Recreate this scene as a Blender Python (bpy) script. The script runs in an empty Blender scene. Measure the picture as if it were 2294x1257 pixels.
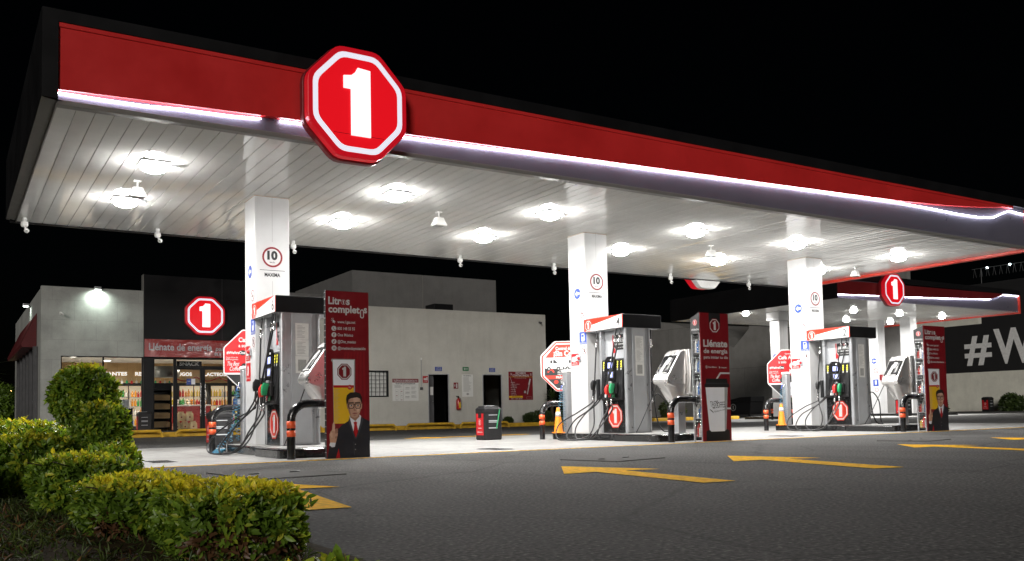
import bpy, bmesh, math, random
import numpy as np
from mathutils import Vector, Matrix
random.seed(7)
rng = np.random.default_rng(11)
SC = bpy.context.scene
COL = SC.collection
R = math.radians

# ------------------------------------------------------------------ camera
cam_d = bpy.data.cameras.new('camera'); cam = bpy.data.objects.new('camera', cam_d); COL.objects.link(cam)
yaw, tilt, roll, EYE = 0.562817, 0.0535092, -0.0197514, 0.54489
Fv = Vector((math.sin(yaw)*math.cos(tilt), math.cos(yaw)*math.cos(tilt), math.sin(tilt)))
Rv = Vector((math.cos(yaw), -math.sin(yaw), 0)); Uv = Rv.cross(Fv)
R2 = Rv*math.cos(roll)+Uv*math.sin(roll); U2 = Uv*math.cos(roll)-Rv*math.sin(roll)
M = Matrix((R2, U2, -Fv)).transposed().to_4x4(); M.translation = Vector((0, 0, EYE))
cam.matrix_world = M
cam_d.sensor_width = 36; cam_d.lens = 2011.516/2294*36
cam_d.shift_y = (817.486-628.5)/2294
cam_d.clip_start = .05; cam_d.clip_end = 900
SC.camera = cam
# ------------------------------------------------------------------ world, weak low light, exposure
w = bpy.data.worlds.new('World'); SC.world = w; w.use_nodes = True
nt = w.node_tree; sky = nt.nodes.new('ShaderNodeTexSky'); sky.sky_type = 'NISHITA'; sky.sun_disc = False
sky.sun_elevation = R(15); sky.sun_rotation = R(180+40)
nt.links.new(sky.outputs[0], nt.nodes['Background'].inputs[0]); nt.nodes['Background'].inputs[1].default_value = 0.00012
fill_sun_d = bpy.data.lights.new('sun', 'SUN'); fill_sun_d.energy = 1.15; fill_sun_d.angle = R(14); fill_sun_d.color = (1, .95, .88)  # fill lamp added to brighten street-facing sides; the night has no sun
sun = bpy.data.objects.new('sun', fill_sun_d); COL.objects.link(sun)  # added fill lamp, not a real sun
sd = Vector((math.sin(R(40)), math.cos(R(40)), -math.tan(R(15)))).normalized()
sun.rotation_euler = sd.to_track_quat('-Z', 'Y').to_euler()
SC.view_settings.view_transform = 'Standard'; SC.view_settings.look = 'None'; SC.view_settings.exposure = 0.22; SC.view_settings.gamma = 1
SC.cycles.use_denoising = True
SC.cycles.max_bounces = 9; SC.cycles.diffuse_bounces = 4; SC.cycles.glossy_bounces = 4; SC.cycles.transparent_max_bounces = 12
SC.cycles.sample_clamp_indirect = 6
SC.cycles.caustics_reflective = False; SC.cycles.caustics_refractive = False
LAMP_W = 122          # one canopy lamp
# ------------------------------------------------------------------ materials
MATS = {}
def _new(name):
    m = bpy.data.materials.new(name); m.use_nodes = True; MATS[name] = m
    return m, m.node_tree, m.node_tree.nodes['Principled BSDF']
def N(t, kind, **kw):
    n = t.nodes.new(kind)
    for k, v in kw.items():
        if k in n.inputs: n.inputs[k].default_value = v
        else: setattr(n, k, v)
    return n
def paint(name, col, rough=.5, metal=0, var=.12, scale=6, bump=0, bscale=60, coat=0, rvar=.12, spec=.5):
    m, t, b = _new(name)
    tc = N(t, 'ShaderNodeTexCoord'); no = N(t, 'ShaderNodeTexNoise', Scale=scale, Detail=6, Roughness=.62)
    t.links.new(tc.outputs['Object'], no.inputs['Vector'])
    mr = N(t, 'ShaderNodeMapRange'); mr.inputs[1].default_value = .3; mr.inputs[2].default_value = .7
    mr.inputs[3].default_value = 1-var; mr.inputs[4].default_value = 1+var
    t.links.new(no.outputs['Fac'], mr.inputs[0])
    mx = N(t, 'ShaderNodeVectorMath', operation='SCALE'); mx.inputs[0].default_value = col
    t.links.new(mr.outputs[0], mx.inputs['Scale']); t.links.new(mx.outputs[0], b.inputs['Base Color'])
    rr = N(t, 'ShaderNodeMapRange'); rr.inputs[1].default_value = .3; rr.inputs[2].default_value = .7
    rr.inputs[3].default_value = max(.03, rough-rvar); rr.inputs[4].default_value = min(1, rough+rvar)
    t.links.new(no.outputs['Fac'], rr.inputs[0]); t.links.new(rr.outputs[0], b.inputs['Roughness'])
    b.inputs['Metallic'].default_value = metal; b.inputs['Coat Weight'].default_value = coat
    b.inputs['Specular IOR Level'].default_value = spec
    if bump:
        n2 = N(t, 'ShaderNodeTexNoise', Scale=bscale, Detail=4); t.links.new(tc.outputs['Object'], n2.inputs['Vector'])
        bp = N(t, 'ShaderNodeBump', Strength=bump, Distance=.01)
        t.links.new(n2.outputs['Fac'], bp.inputs['Height']); t.links.new(bp.outputs[0], b.inputs['Normal'])
    return m
def emis(name, col, s, base=None):
    m, t, b = _new(name)
    b.inputs['Base Color'].default_value = (*(base or col), 1); b.inputs['Roughness'].default_value = .35
    b.inputs['Emission Color'].default_value = (*col, 1); b.inputs['Emission Strength'].default_value = s
    return m
def ramp(t, fac, stops):
    r = N(t, 'ShaderNodeValToRGB'); e = r.color_ramp.elements
    while len(e) < len(stops): e.new(.5)
    for k, (p, c) in zip(e, stops): k.position = p; k.color = (*c, 1) if len(c) == 3 else c
    t.links.new(fac, r.inputs[0]); return r
def mixc(t, a, b, fac, mode='MULTIPLY'):
    m = N(t, 'ShaderNodeMix', data_type='RGBA', blend_type=mode)
    for s, v in ((0, fac), (6, a), (7, b)):
        if hasattr(v, 'links'): t.links.new(v, m.inputs[s])
        else: m.inputs[s].default_value = v
    return m.outputs[2]

def asphalt():
    m, t, b = _new('asphalt'); tc = N(t, 'ShaderNodeTexCoord').outputs['Object']
    big = N(t, 'ShaderNodeTexNoise', Scale=.35, Detail=5, Roughness=.6); mid = N(t, 'ShaderNodeTexNoise', Scale=3.2, Detail=6, Roughness=.7)
    fine = N(t, 'ShaderNodeTexNoise', Scale=42, Detail=3); vo = N(t, 'ShaderNodeTexVoronoi', Scale=55)
    mp = N(t, 'ShaderNodeMapping'); mp.inputs['Scale'].default_value = (1.4, .12, 1); t.links.new(tc, mp.inputs[0])
    trk = N(t, 'ShaderNodeTexNoise', Scale=1.0, Detail=4, Roughness=.6); t.links.new(mp.outputs[0], trk.inputs['Vector'])
    for n in (big, mid, fine, vo): t.links.new(tc, n.inputs['Vector'])
    c1 = ramp(t, big.outputs['Fac'], [(.3, (.078, .077, .075)), (.7, (.112, .110, .106))])
    c2 = ramp(t, mid.outputs['Fac'], [(.3, (.92, .92, .92)), (.72, (1.06, 1.06, 1.06))])
    c3 = ramp(t, fine.outputs['Fac'], [(.35, (.45, .45, .45)), (.60, (1.25, 1.25, 1.25)), (.70, (2.6, 2.55, 2.5))])
    c4 = ramp(t, trk.outputs['Fac'], [(.36, (.88, .88, .88)), (.6, (1.04, 1.04, 1.04))])
    wv = N(t, 'ShaderNodeTexNoise', Scale=2.0, Detail=4); t.links.new(tc, wv.inputs['Vector'])
    wm = N(t, 'ShaderNodeMix', data_type='VECTOR'); wm.inputs[0].default_value = .12; t.links.new(tc, wm.inputs[4]); t.links.new(wv.outputs['Color'], wm.inputs[5])
    ck = N(t, 'ShaderNodeTexVoronoi', Scale=.42, feature='DISTANCE_TO_EDGE'); t.links.new(wm.outputs[1], ck.inputs['Vector'])
    c5 = ramp(t, ck.outputs['Distance'], [(.0, (.35, .35, .35)), (.006, (.55, .55, .55)), (.010, (1, 1, 1))])
    oil = N(t, 'ShaderNodeTexVoronoi', Scale=1.1); t.links.new(wm.outputs[1], oil.inputs['Vector'])
    c6 = ramp(t, oil.outputs['Distance'], [(.03, (.45, .44, .43)), (.10, (.8, .8, .8)), (.14, (1, 1, 1))])
    x = mixc(t, c1.outputs[0], c2.outputs[0], 1); x = mixc(t, x, c3.outputs[0], 1); x = mixc(t, x, c4.outputs[0], 1); x = mixc(t, x, c5.outputs[0], .45); x = mixc(t, x, c6.outputs[0], .7)
    t.links.new(x, b.inputs['Base Color'])
    rr = ramp(t, mid.outputs['Fac'], [(.3, (.86,)*3), (.7, (.96,)*3)]); t.links.new(rr.outputs[0], b.inputs['Roughness'])
    bp = N(t, 'ShaderNodeBump', Strength=.55, Distance=.012); t.links.new(fine.outputs['Fac'], bp.inputs['Height'])
    bp2 = N(t, 'ShaderNodeBump', Strength=.08, Distance=.02); t.links.new(mid.outputs['Fac'], bp2.inputs['Height']); t.links.new(bp.outputs[0], bp2.inputs['Normal'])
    t.links.new(bp2.outputs[0], b.inputs['Normal']); b.inputs['Specular IOR Level'].default_value = .14
asphalt()
def concrete():
    m, t, b = _new('pad_concrete'); tc = N(t, 'ShaderNodeTexCoord').outputs['Object']
    big = N(t, 'ShaderNodeTexNoise', Scale=.8, Detail=6, Roughness=.65); sp = N(t, 'ShaderNodeTexNoise', Scale=7, Detail=6, Roughness=.7)
    fine = N(t, 'ShaderNodeTexNoise', Scale=90, Detail=2)
    br = N(t, 'ShaderNodeTexBrick', Scale=1.0); br.offset = 0
    br.inputs['Color1'].default_value = (1, 1, 1, 1); br.inputs['Color2'].default_value = (.95, .95, .94, 1); br.inputs['Mortar'].default_value = (.45, .44, .42, 1)
    br.inputs['Mortar Size'].default_value = .012; br.inputs['Brick Width'].default_value = 3.2; br.inputs['Row Height'].default_value = 2.9
    for n in (big, sp, fine, br): t.links.new(tc, n.inputs['Vector'])
    c1 = ramp(t, big.outputs['Fac'], [(.28, (.20, .198, .193)), (.68, (.29, .287, .28))])
    c2 = ramp(t, sp.outputs['Fac'], [(.25, (.55, .54, .52)), (.42, (1, 1, 1))])
    oil = N(t, 'ShaderNodeTexVoronoi', Scale=.9); t.links.new(tc, oil.inputs['Vector'])
    c3 = ramp(t, oil.outputs['Distance'], [(.03, (.35, .34, .33)), (.10, (.75, .74, .73)), (.17, (1, 1, 1))])
    x = mixc(t, c1.outputs[0], c2.outputs[0], .8); x = mixc(t, x, br.outputs['Color'], 1); x = mixc(t, x, c3.outputs[0], .7)
    t.links.new(x, b.inputs['Base Color'])
    rr = ramp(t, sp.outputs['Fac'], [(.3, (.38,)*3), (.65, (.6,)*3)]); t.links.new(rr.outputs[0], b.inputs['Roughness'])
    bp = N(t, 'ShaderNodeBump', Strength=.15, Distance=.006); t.links.new(fine.outputs['Fac'], bp.inputs['Height']); t.links.new(bp.outputs[0], b.inputs['Normal'])
concrete()
def wallmat(name, col, bw, bh, mortar, stain=.25, dirt=True, msize=.004, rough=.8, var=.1):
    m, t, b = _new(name); tc = N(t, 'ShaderNodeTexCoord').outputs['Object']
    mp = N(t, 'ShaderNodeMapping'); mp.inputs['Rotation'].default_value = (R(90), 0, 0)
    sx = N(t, 'ShaderNodeSeparateXYZ'); t.links.new(tc, sx.inputs[0]); cx = N(t, 'ShaderNodeCombineXYZ')
    ad = N(t, 'ShaderNodeMath', operation='ADD'); t.links.new(sx.outputs[0], ad.inputs[0]); t.links.new(sx.outputs[1], ad.inputs[1])
    t.links.new(ad.outputs[0], cx.inputs[0]); t.links.new(sx.outputs[2], cx.inputs[1])
    br = N(t, 'ShaderNodeTexBrick', Scale=1.0); br.offset = .5
    br.inputs['Color1'].default_value = (1+var, 1+var, 1+var, 1); br.inputs['Color2'].default_value = (1-var, 1-var, 1-var, 1); br.inputs['Mortar'].default_value = (mortar,)*3+(1,)
    br.inputs['Mortar Size'].default_value = msize; br.inputs['Brick Width'].default_value = bw; br.inputs['Row Height'].default_value = bh
    t.links.new(cx.outputs[0], br.inputs['Vector'])
    n1 = N(t, 'ShaderNodeTexNoise', Scale=1.1, Detail=7, Roughness=.68); n2 = N(t, 'ShaderNodeTexNoise', Scale=45, Detail=3)
    mp2 = N(t, 'ShaderNodeMapping'); mp2.inputs['Scale'].default_value = (3, 3, .35); t.links.new(tc, mp2.inputs[0])
    n3 = N(t, 'ShaderNodeTexNoise', Scale=1.2, Detail=5, Roughness=.7); t.links.new(mp2.outputs[0], n3.inputs['Vector'])
    t.links.new(tc, n1.inputs['Vector']); t.links.new(tc, n2.inputs['Vector'])
    c1 = ramp(t, n1.outputs['Fac'], [(.3, tuple(c*(1-stain) for c in col)), (.62, col)])
    c2 = ramp(t, n2.outputs['Fac'], [(.3, (.9,)*3), (.7, (1.08,)*3)])
    c3 = ramp(t, n3.outputs['Fac'], [(.3, (.93, .925, .92)), (.5, (1, 1, 1))])
    x = mixc(t, c1.outputs[0], br.outputs['Color'], 1); x = mixc(t, x, c2.outputs[0], 1); x = mixc(t, x, c3.outputs[0], 1 if dirt else .2)
    t.links.new(x, b.inputs['Base Color']); b.inputs['Roughness'].default_value = rough
    bp = N(t, 'ShaderNodeBump', Strength=.3, Distance=.008); t.links.new(n2.outputs['Fac'], bp.inputs['Height']); t.links.new(bp.outputs[0], b.inputs['Normal'])
wallmat('store_tile', (.40, .41, .39), 1.25, .62, .72, .3, var=.05)
wallmat('white_stucco', (.50, .49, .45), 50, 50, 1, .14)
wallmat('grey_stucco', (.15, .148, .145), 50, 50, 1, .2)
wallmat('precast', (.25, .245, .235), 5.2, 3.35, .55, .22, msize=.012)
wallmat('cream_wall', (.78, .77, .68), 50, 50, 1, .16)
wallmat('black_wall', (.012, .012, .013), 50, 50, 1, .2)
wallmat('wood_panel', (.62, .44, .23), .35, 20, .7, .25)
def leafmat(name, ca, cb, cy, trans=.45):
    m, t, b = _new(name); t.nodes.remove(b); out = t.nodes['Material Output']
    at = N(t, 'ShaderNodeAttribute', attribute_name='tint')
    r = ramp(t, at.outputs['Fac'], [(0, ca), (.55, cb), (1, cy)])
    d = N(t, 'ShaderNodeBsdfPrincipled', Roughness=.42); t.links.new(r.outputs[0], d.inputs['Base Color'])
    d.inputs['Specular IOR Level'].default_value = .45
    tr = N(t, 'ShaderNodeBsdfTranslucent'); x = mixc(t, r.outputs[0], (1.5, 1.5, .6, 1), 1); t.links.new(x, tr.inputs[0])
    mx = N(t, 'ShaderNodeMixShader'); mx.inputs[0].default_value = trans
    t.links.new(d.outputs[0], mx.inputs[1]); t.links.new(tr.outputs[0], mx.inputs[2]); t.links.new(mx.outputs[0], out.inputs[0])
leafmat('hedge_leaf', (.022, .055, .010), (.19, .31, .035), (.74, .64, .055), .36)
leafmat('dark_leaf', (.02, .035, .012), (.05, .08, .02), (.10, .13, .035), .3)
leafmat('dry_leaf', (.06, .028, .014), (.13, .065, .03), (.2, .11, .05), .25)
def glass():
    m, t, b = _new('glass'); t.nodes.remove(b); out = t.nodes['Material Output']
    tr = N(t, 'ShaderNodeBsdfTransparent'); tr.inputs[0].default_value = (.93, .95, .94, 1)
    gl = N(t, 'ShaderNodeBsdfGlossy', Roughness=.02); lw = N(t, 'ShaderNodeFresnel', IOR=1.5)
    mx = N(t, 'ShaderNodeMixShader'); t.links.new(lw.outputs[0], mx.inputs[0]); t.links.new(tr.outputs[0], mx.inputs[1]); t.links.new(gl.outputs[0], mx.inputs[2]); t.links.new(mx.outputs[0], out.inputs[0])
glass()
paint('white_paint', (.78, .78, .77), .34, var=.05, scale=3)
paint('column_white', (.50, .50, .505), .34, var=.05, scale=2.2, rvar=.05)
paint('ceiling_white', (.86, .86, .84), .04, var=.05, scale=2.5, rvar=.02, spec=1.0)
paint('fascia_white', (.12, .115, .15), .38, var=.05, scale=2)
paint('red_panel', (.66, .028, .028), .42, var=.12, scale=1.1, bump=.06, bscale=3)
paint('red_panel_dimmed', (.16, .012, .014), .45, var=.15, scale=1.1)  # red_panel's paint again, weaker light at the far canopy put into the colour
paint('red_trim', (.62, .05, .03), .4)
paint('black_panel', (.009, .009, .010), .5, var=.2, scale=1.5, spec=.22)
paint('black_gloss', (.012, .012, .013), .22, var=.2, coat=.3, bump=.05, bscale=8)
paint('black_plastic', (.014, .014, .015), .45, var=.25, scale=14, bump=.15, bscale=220, spec=.3)
paint('black_rubber', (.014, .014, .015), .38, var=.2, scale=20)
paint('grey_metal', (.42, .43, .45), .36, metal=.55, var=.08, scale=4)
paint('grey_paint', (.36, .37, .39), .42, var=.07, scale=4)
paint('dark_grey', (.085, .085, .09), .5, var=.15)
paint('steel', (.62, .62, .63), .24, metal=1, var=.08, scale=9)
paint('grey_trim', (.20, .195, .185), .45, var=.1)
paint('silver_cloth', (.80, .78, .77), .33, metal=.85, var=.05, scale=5, bump=.10, bscale=5)
paint('orange_band', (.85, .11, .03), .4, var=.06)
paint('cone_orange', (.82, .24, .012), .5, var=.1)
paint('yellow_paint', (.62, .36, .02), .6, var=.28, scale=5)
paint('yellow_line', (.90, .50, .02), .9, var=.38, scale=16, bump=.2, bscale=120, spec=.06)
paint('banner_ray', (.245, .011, .016), .42)
paint('sign_red', (.44, .010, .014), .4, var=.04)
paint('sign_dark_red', (.19, .008, .013), .42, var=.06)
paint('sign_white', (.54, .54, .54), .4, var=.03)
paint('sign_black', (.015, .015, .016), .45, var=.1)
paint('sign_blue', (.02, .055, .32), .4, var=.05)
paint('sign_green', (.02, .17, .06), .4)
paint('sign_yellow', (.75, .45, .02), .4, var=.05)
paint('sign_grey', (.36, .36, .36), .5)
paint('sign_orange', (.52, .028, .012), .4)
paint('paper', (.68, .68, .66), .7, var=.06, scale=25)
paint('print_grey', (.32, .32, .31), .7, var=.15, scale=60)
paint('skin', (.50, .29, .20), .5, var=.05)
paint('skin_shade', (.33, .17, .115), .5)
paint('skin_light', (.60, .38, .28), .5)
paint('hair', (.02, .015, .012), .5)
paint('suit', (.018, .018, .024), .5)
paint('suit_edge', (.05, .05, .06), .5)
paint('shirt', (.70, .72, .78), .5)
paint('lip', (.36, .14, .11), .5)
paint('cup_white', (.82, .83, .88), .45, var=.03)
paint('nozzle_green', (.01, .24, .09), .35, coat=.3)
paint('nozzle_red', (.62, .03, .025), .35, coat=.3)
paint('extinguisher_red', (.40, .015, .012), .3, coat=.4)
paint('plate', (.085, .083, .08), .85, spec=.12, var=.2, scale=12, bump=.4, bscale=90)
paint('cardboard', (.34, .22, .11), .8, var=.1)
paint('kraft', (.55, .42, .25), .75, var=.1)
paint('blue_coil', (.06, .22, .34), .3, coat=.3)
paint('store_floor', (.42, .41, .40), .25)
paint('store_ceiling', (.78, .77, .74), .8)
paint('counter_red', (.38, .02, .02), .35)
paint('drum', (.16, .165, .16), .4, metal=.5)
paint('soil', (.06, .044, .024), .97, var=.5, scale=9, bump=1, bscale=30, spec=.05)
paint('trunk_bark', (.07, .05, .03), .9, var=.3, scale=25, bump=.6, bscale=50)
paint('vinyl_red', (.30, .028, .026), .24, var=.12, scale=2, bump=1.0, bscale=4.5, coat=.4)
paint('vinyl_grey', (.46, .42, .44), .35, var=.1)
paint('letter_grey', (.80, .80, .80), .6)
paint('awning_red', (.10, .008, .010), .6)
paint('lit_white', (.85, .85, .85), .4)
emis('sign_face_red', (.78, .004, .010), .62, (.6, .01, .02))
emis('sign_face_white', (.95, .96, 1.0), .78)
emis('sign_ring_white', (.80, .80, .92), .62)
emis('sign_rim_red', (.62, .003, .012), .42, (.5, .01, .02))
emis('lamp_lens', (1, .985, .95), 175)
emis('lamp_lens_far', (1, .98, .94), 60)
emis('led_strip', (.86, .85, 1.0), 26)
emis('wall_lamp', (.88, 1, .90), 20)
emis('store_panel', (1, .93, .82), 9)
emis('store_letters', (1, .96, .92), .85)
emis('cooler_light', (1, .80, .55), .42)
emis('screen', (.30, .34, .72), .9)
emis('screen_digit', (.75, .82, 1), 1.1)
emis('button_yellow', (.8, .75, .08), .55)
emis('street_glow', (1, .62, .25), 14)
emis('spark_white', (.8, .95, 1), 14)
for nm, c in dict(bottle_orange=(.85, .34, .03), bottle_red=(.65, .04, .03), bottle_green=(.08, .38, .10), bottle_blue=(.06, .2, .55), bottle_yellow=(.85, .62, .08), bottle_white=(.8, .78, .74)).items():
    m, t, b = _new(nm); b.inputs['Base Color'].default_value = (*c, 1); b.inputs['Roughness'].default_value = .15
    b.inputs['Transmission Weight'].default_value = .25

# ------------------------------------------------------------------ mesh helpers
class MB:
    def __init__(s): s.v = []; s.f = []; s.m = []; s.s = []; s.mats = []
    def mi(s, m):
        if m not in s.mats: s.mats.append(m)
        return s.mats.index(m)
    def add(s, vs, fs, m, smooth=False):
        o = len(s.v); k = s.mi(m); s.v += [tuple(v) for v in vs]
        for f in fs: s.f.append([i+o for i in f]); s.m.append(k); s.s.append(smooth)
    def box(s, x0, x1, y0, y1, z0, z1, m):
        s.add([(x, y, z) for z in (z0, z1) for y in (y0, y1) for x in (x0, x1)],
              [(0, 2, 3, 1), (4, 5, 7, 6), (0, 1, 5, 4), (2, 6, 7, 3), (0, 4, 6, 2), (1, 3, 7, 5)], m)
    def prism(s, pts, o, ax, ay, d, m, mback=None):
        """polygon pts in plane (o, ax, ay), front face towards ax x ay, depth d backwards"""
        o = Vector(o); ax = Vector(ax); ay = Vector(ay); n = ax.cross(ay); k = len(pts)
        a = sum(pts[i][0]*pts[(i+1) % k][1]-pts[(i+1) % k][0]*pts[i][1] for i in range(k))
        if a < 0: pts = pts[::-1]
        fr = [o+ax*p[0]+ay*p[1] for p in pts]; bk = [p-n*d for p in fr]
        s.add(fr+bk, [list(range(k)), list(range(2*k-1, k-1, -1))]+[(i, k+i, k+(i+1) % k, (i+1) % k) for i in range(k)], m)
    def tube(s, pts, r, m, n=8, cap=True):
        pts = [Vector(p) for p in pts]; k = len(pts); rs = r if isinstance(r, (list, tuple)) else [r]*k
        T = [(pts[min(i+1, k-1)]-pts[max(i-1, 0)]).normalized() for i in range(k)]
        u = T[0].orthogonal().normalized(); vs = []
        for i in range(k):
            u = (u-T[i]*u.dot(T[i]))
            u = u.normalized() if u.length > 1e-6 else T[i].orthogonal().normalized()
            v = T[i].cross(u)
            vs += [pts[i]+(u*math.cos(2*math.pi*j/n)+v*math.sin(2*math.pi*j/n))*rs[i] for j in range(n)]
        fs = [(i*n+j, i*n+(j+1) % n, (i+1)*n+(j+1) % n, (i+1)*n+j) for i in range(k-1) for j in range(n)]
        s.add(vs, fs, m, True)
        if cap: s.add(vs[:n], [list(range(n-1, -1, -1))], m); s.add(vs[-n:], [list(range(n))], m)
    def lathe(s, prof, m, c=(0, 0, 0), n=14, smooth=True):
        vs = [(c[0]+r*math.cos(2*math.pi*j/n), c[1]+r*math.sin(2*math.pi*j/n), c[2]+z) for r, z in prof for j in range(n)]
        fs = [(i*n+j, i*n+(j+1) % n, (i+1)*n+(j+1) % n, (i+1)*n+j) for i in range(len(prof)-1) for j in range(n)]
        s.add(vs, fs, m, smooth); k = len(prof)-1
        s.add(vs[:n], [list(range(n-1, -1, -1))], m); s.add(vs[k*n:], [list(range(n))], m)
    def loft(s, rings, m, smooth=True, cap=True):
        n = len(rings[0]); vs = [p for r in rings for p in r]
        fs = [(i*n+j, i*n+(j+1) % n, (i+1)*n+(j+1) % n, (i+1)*n+j) for i in range(len(rings)-1) for j in range(n)]
        s.add(vs, fs, m, smooth)
        if cap: s.add(rings[0], [list(range(n-1, -1, -1))], m); s.add(rings[-1], [list(range(n))], m)
    def sphere(s, c, r, m, n=12, sz=1):
        s.lathe([(max(.001, r*math.sin(math.pi*i/8)), -r*sz*math.cos(math.pi*i/8)) for i in range(9)], m, c, n)
    def build(s, name, parent=None, label=None, bevel=0, seg=2):
        me = bpy.data.meshes.new(name); me.from_pydata(s.v, [], s.f)
        for m in s.mats: me.materials.append(MATS[m])
        me.polygons.foreach_set('material_index', s.m); me.polygons.foreach_set('use_smooth', s.s); me.update()
        o = bpy.data.objects.new(name, me); COL.objects.link(o)
        if parent: o.parent = parent
        if label: o['label'] = label
        if bevel:
            b = o.modifiers.new('bevel', 'BEVEL'); b.width = bevel; b.segments = seg; b.limit_method = 'ANGLE'; b.angle_limit = R(40)
        return o
def tag(o, label=None, cat=None, group=None, kind=None):
    for k, v in (('label', label), ('category', cat), ('group', group), ('kind', kind)):
        if v: o[k] = v
    return o
def thing(name, label, cat, loc=(0, 0, 0), rz=0, group=None):
    o = bpy.data.objects.new(name, None); COL.objects.link(o); o.location = loc; o.rotation_euler = (0, 0, rz); o.empty_display_size = .2
    return tag(o, label, cat, group)
def copy_tree(o, parent=None):
    c = o.copy(); COL.objects.link(c)
    if parent: c.parent = parent
    for ch in list(o.children): copy_tree(ch, c)
    return c
def dup(o, loc, label, rz=None, group=None):
    c = copy_tree(o); c.location = loc
    if rz is not None: c.rotation_euler = (0, 0, rz)
    c['label'] = label
    if group: c['group'] = group
    return c
_TX = {}
def textmesh(s, bold=.0):
    k = (s, bold)
    if k not in _TX:
        cu = bpy.data.curves.new('t', 'FONT'); cu.body = s; cu.size = 1; cu.offset = bold; cu.resolution_u = 3; cu.fill_mode = 'FRONT'
        ob = bpy.data.objects.new('t', cu); me = ob.to_mesh()
        vs = [(v.co.x, v.co.y) for v in me.vertices]; fs = [list(p.vertices) for p in me.polygons]
        ob.to_mesh_clear(); bpy.data.objects.remove(ob); bpy.data.curves.remove(cu); _TX[k] = (vs, fs)
    return _TX[k]
CAP = max(v[1] for v in textmesh('H')[0])
OCT = [(math.cos(R(22.5+45*i))/math.cos(R(22.5)), math.sin(R(22.5+45*i))/math.cos(R(22.5))) for i in range(8)]
ONE = [(-.16, -.60), (.235, -.60), (.235, .62), (-.02, .64), (-.07, .55), (-.15, .485), (-.305, .46), (-.305, .235), (-.16, .235)]
def rounded(pts, r, k=3):
    out = []; n = len(pts)
    for i in range(n):
        p = Vector(pts[i]); a = (Vector(pts[i-1])-p).normalized()*r; b = (Vector(pts[(i+1) % n])-p).normalized()*r
        for j in range(k+1):
            t = j/k; out.append(tuple((p+a)*(1-t)**2+p*2*t*(1-t)+(p+b)*t*t))
    return out
class G(MB):
    """flat graphics on the plane (o, ax, ay); each layer lies a little above the one below"""
    def __init__(s, o, ax, ay, step=.0016):
        super().__init__(); s.o = Vector(o); s.ax = Vector(ax).normalized(); s.ay = Vector(ay).normalized(); s.n = s.ax.cross(s.ay); s.st = step
    def pt(s, p, l): return s.o+s.ax*p[0]+s.ay*p[1]+s.n*(s.st*l)
    def poly(s, pts, m, l=1):
        k = len(pts); a = sum(pts[i][0]*pts[(i+1) % k][1]-pts[(i+1) % k][0]*pts[i][1] for i in range(k))
        if a < 0: pts = pts[::-1]
        s.add([s.pt(p, l) for p in pts], [list(range(k))], m)
    def rect(s, x0, y0, x1, y1, m, l=1): s.poly([(x0, y0), (x1, y0), (x1, y1), (x0, y1)], m, l)
    def ell(s, cx, cy, rx, ry, m, l=1, n=24): s.poly([(cx+rx*math.cos(2*math.pi*i/n), cy+ry*math.sin(2*math.pi*i/n)) for i in range(n)], m, l)
    def ring(s, cx, cy, outer, inner, m, l=1):
        n = len(outer); s.add([s.pt((cx+p[0], cy+p[1]), l) for p in outer+inner], [(i, (i+1) % n, n+(i+1) % n, n+i) for i in range(n)], m)
    def circ(s, cx, cy, r0, r1, m, l=1, n=28):
        c = [(math.cos(2*math.pi*i/n), math.sin(2*math.pi*i/n)) for i in range(n)]
        s.ring(cx, cy, [(r1*a, r1*b) for a, b in c], [(r0*a, r0*b) for a, b in c], m, l)
    def line(s, x0, y0, x1, y1, wd, m, l=1):
        d = Vector((x1-x0, y1-y0)); d.normalize(); p = Vector((-d.y, d.x))*wd/2
        s.poly([(x0+p.x, y0+p.y), (x1+p.x, y1+p.y), (x1-p.x, y1-p.y), (x0-p.x, y0-p.y)], m, l)
    def text(s, tx, x, y, h, m, w=None, al='c', l=2, bold=.02, rot=0, sl=0):
        vs, fs = textmesh(tx, bold); k = h/CAP
        x0 = min(v[0] for v in vs); x1 = max(v[0] for v in vs); kx = w/(x1-x0) if w else k
        off = {'c': (x0+x1)/2, 'l': x0, 'r': x1}[al]; ca, sa = math.cos(rot), math.sin(rot); pts = []
        for a, b in vs:
            a = (a-off)*kx; b = b*k; a += b*sl; pts.append(s.pt((x+a*ca-b*sa, y+a*sa+b*ca), l))
        s.add(pts, fs, m)
    def logo(s, cx, cy, a, face, ring, rim, num, l=1, ky=1, r_out=.90, r_in=.79):
        q = lambda k: [(p[0]*a*k, p[1]*a*k*ky) for p in OCT]
        s.poly([(cx+p[0], cy+p[1]) for p in q(1)], rim, l); s.ring(cx, cy, q(r_out), q(r_in), ring, l+1)
        s.poly([(cx+p[0], cy+p[1]) for p in q(r_in)], face, l+1); s.poly([(cx+p[0]*a, cy+p[1]*a*ky) for p in ONE], num, l+2)
X, Y, Z = (1, 0, 0), (0, 1, 0), (0, 0, 1); NY = (0, -1, 0); NX = (-1, 0, 0)
def struct(mb, name, label=None, kind='structure', **k): return tag(mb.build(name, **k), label, None, None, kind)
def spline(pts, n=8):
    P = [Vector(p) for p in pts]; P = [P[0]*2-P[1]]+P+[P[-1]*2-P[-2]]; out = []
    for i in range(1, len(P)-2):
        for j in range(n):
            t = j/n; a, b, c, d = P[i-1:i+3]
            out.append(.5*((2*b)+(c-a)*t+(2*a-5*b+4*c-d)*t*t+(3*b-a-3*c+d)*t**3))
    return out+[P[-2]]
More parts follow.
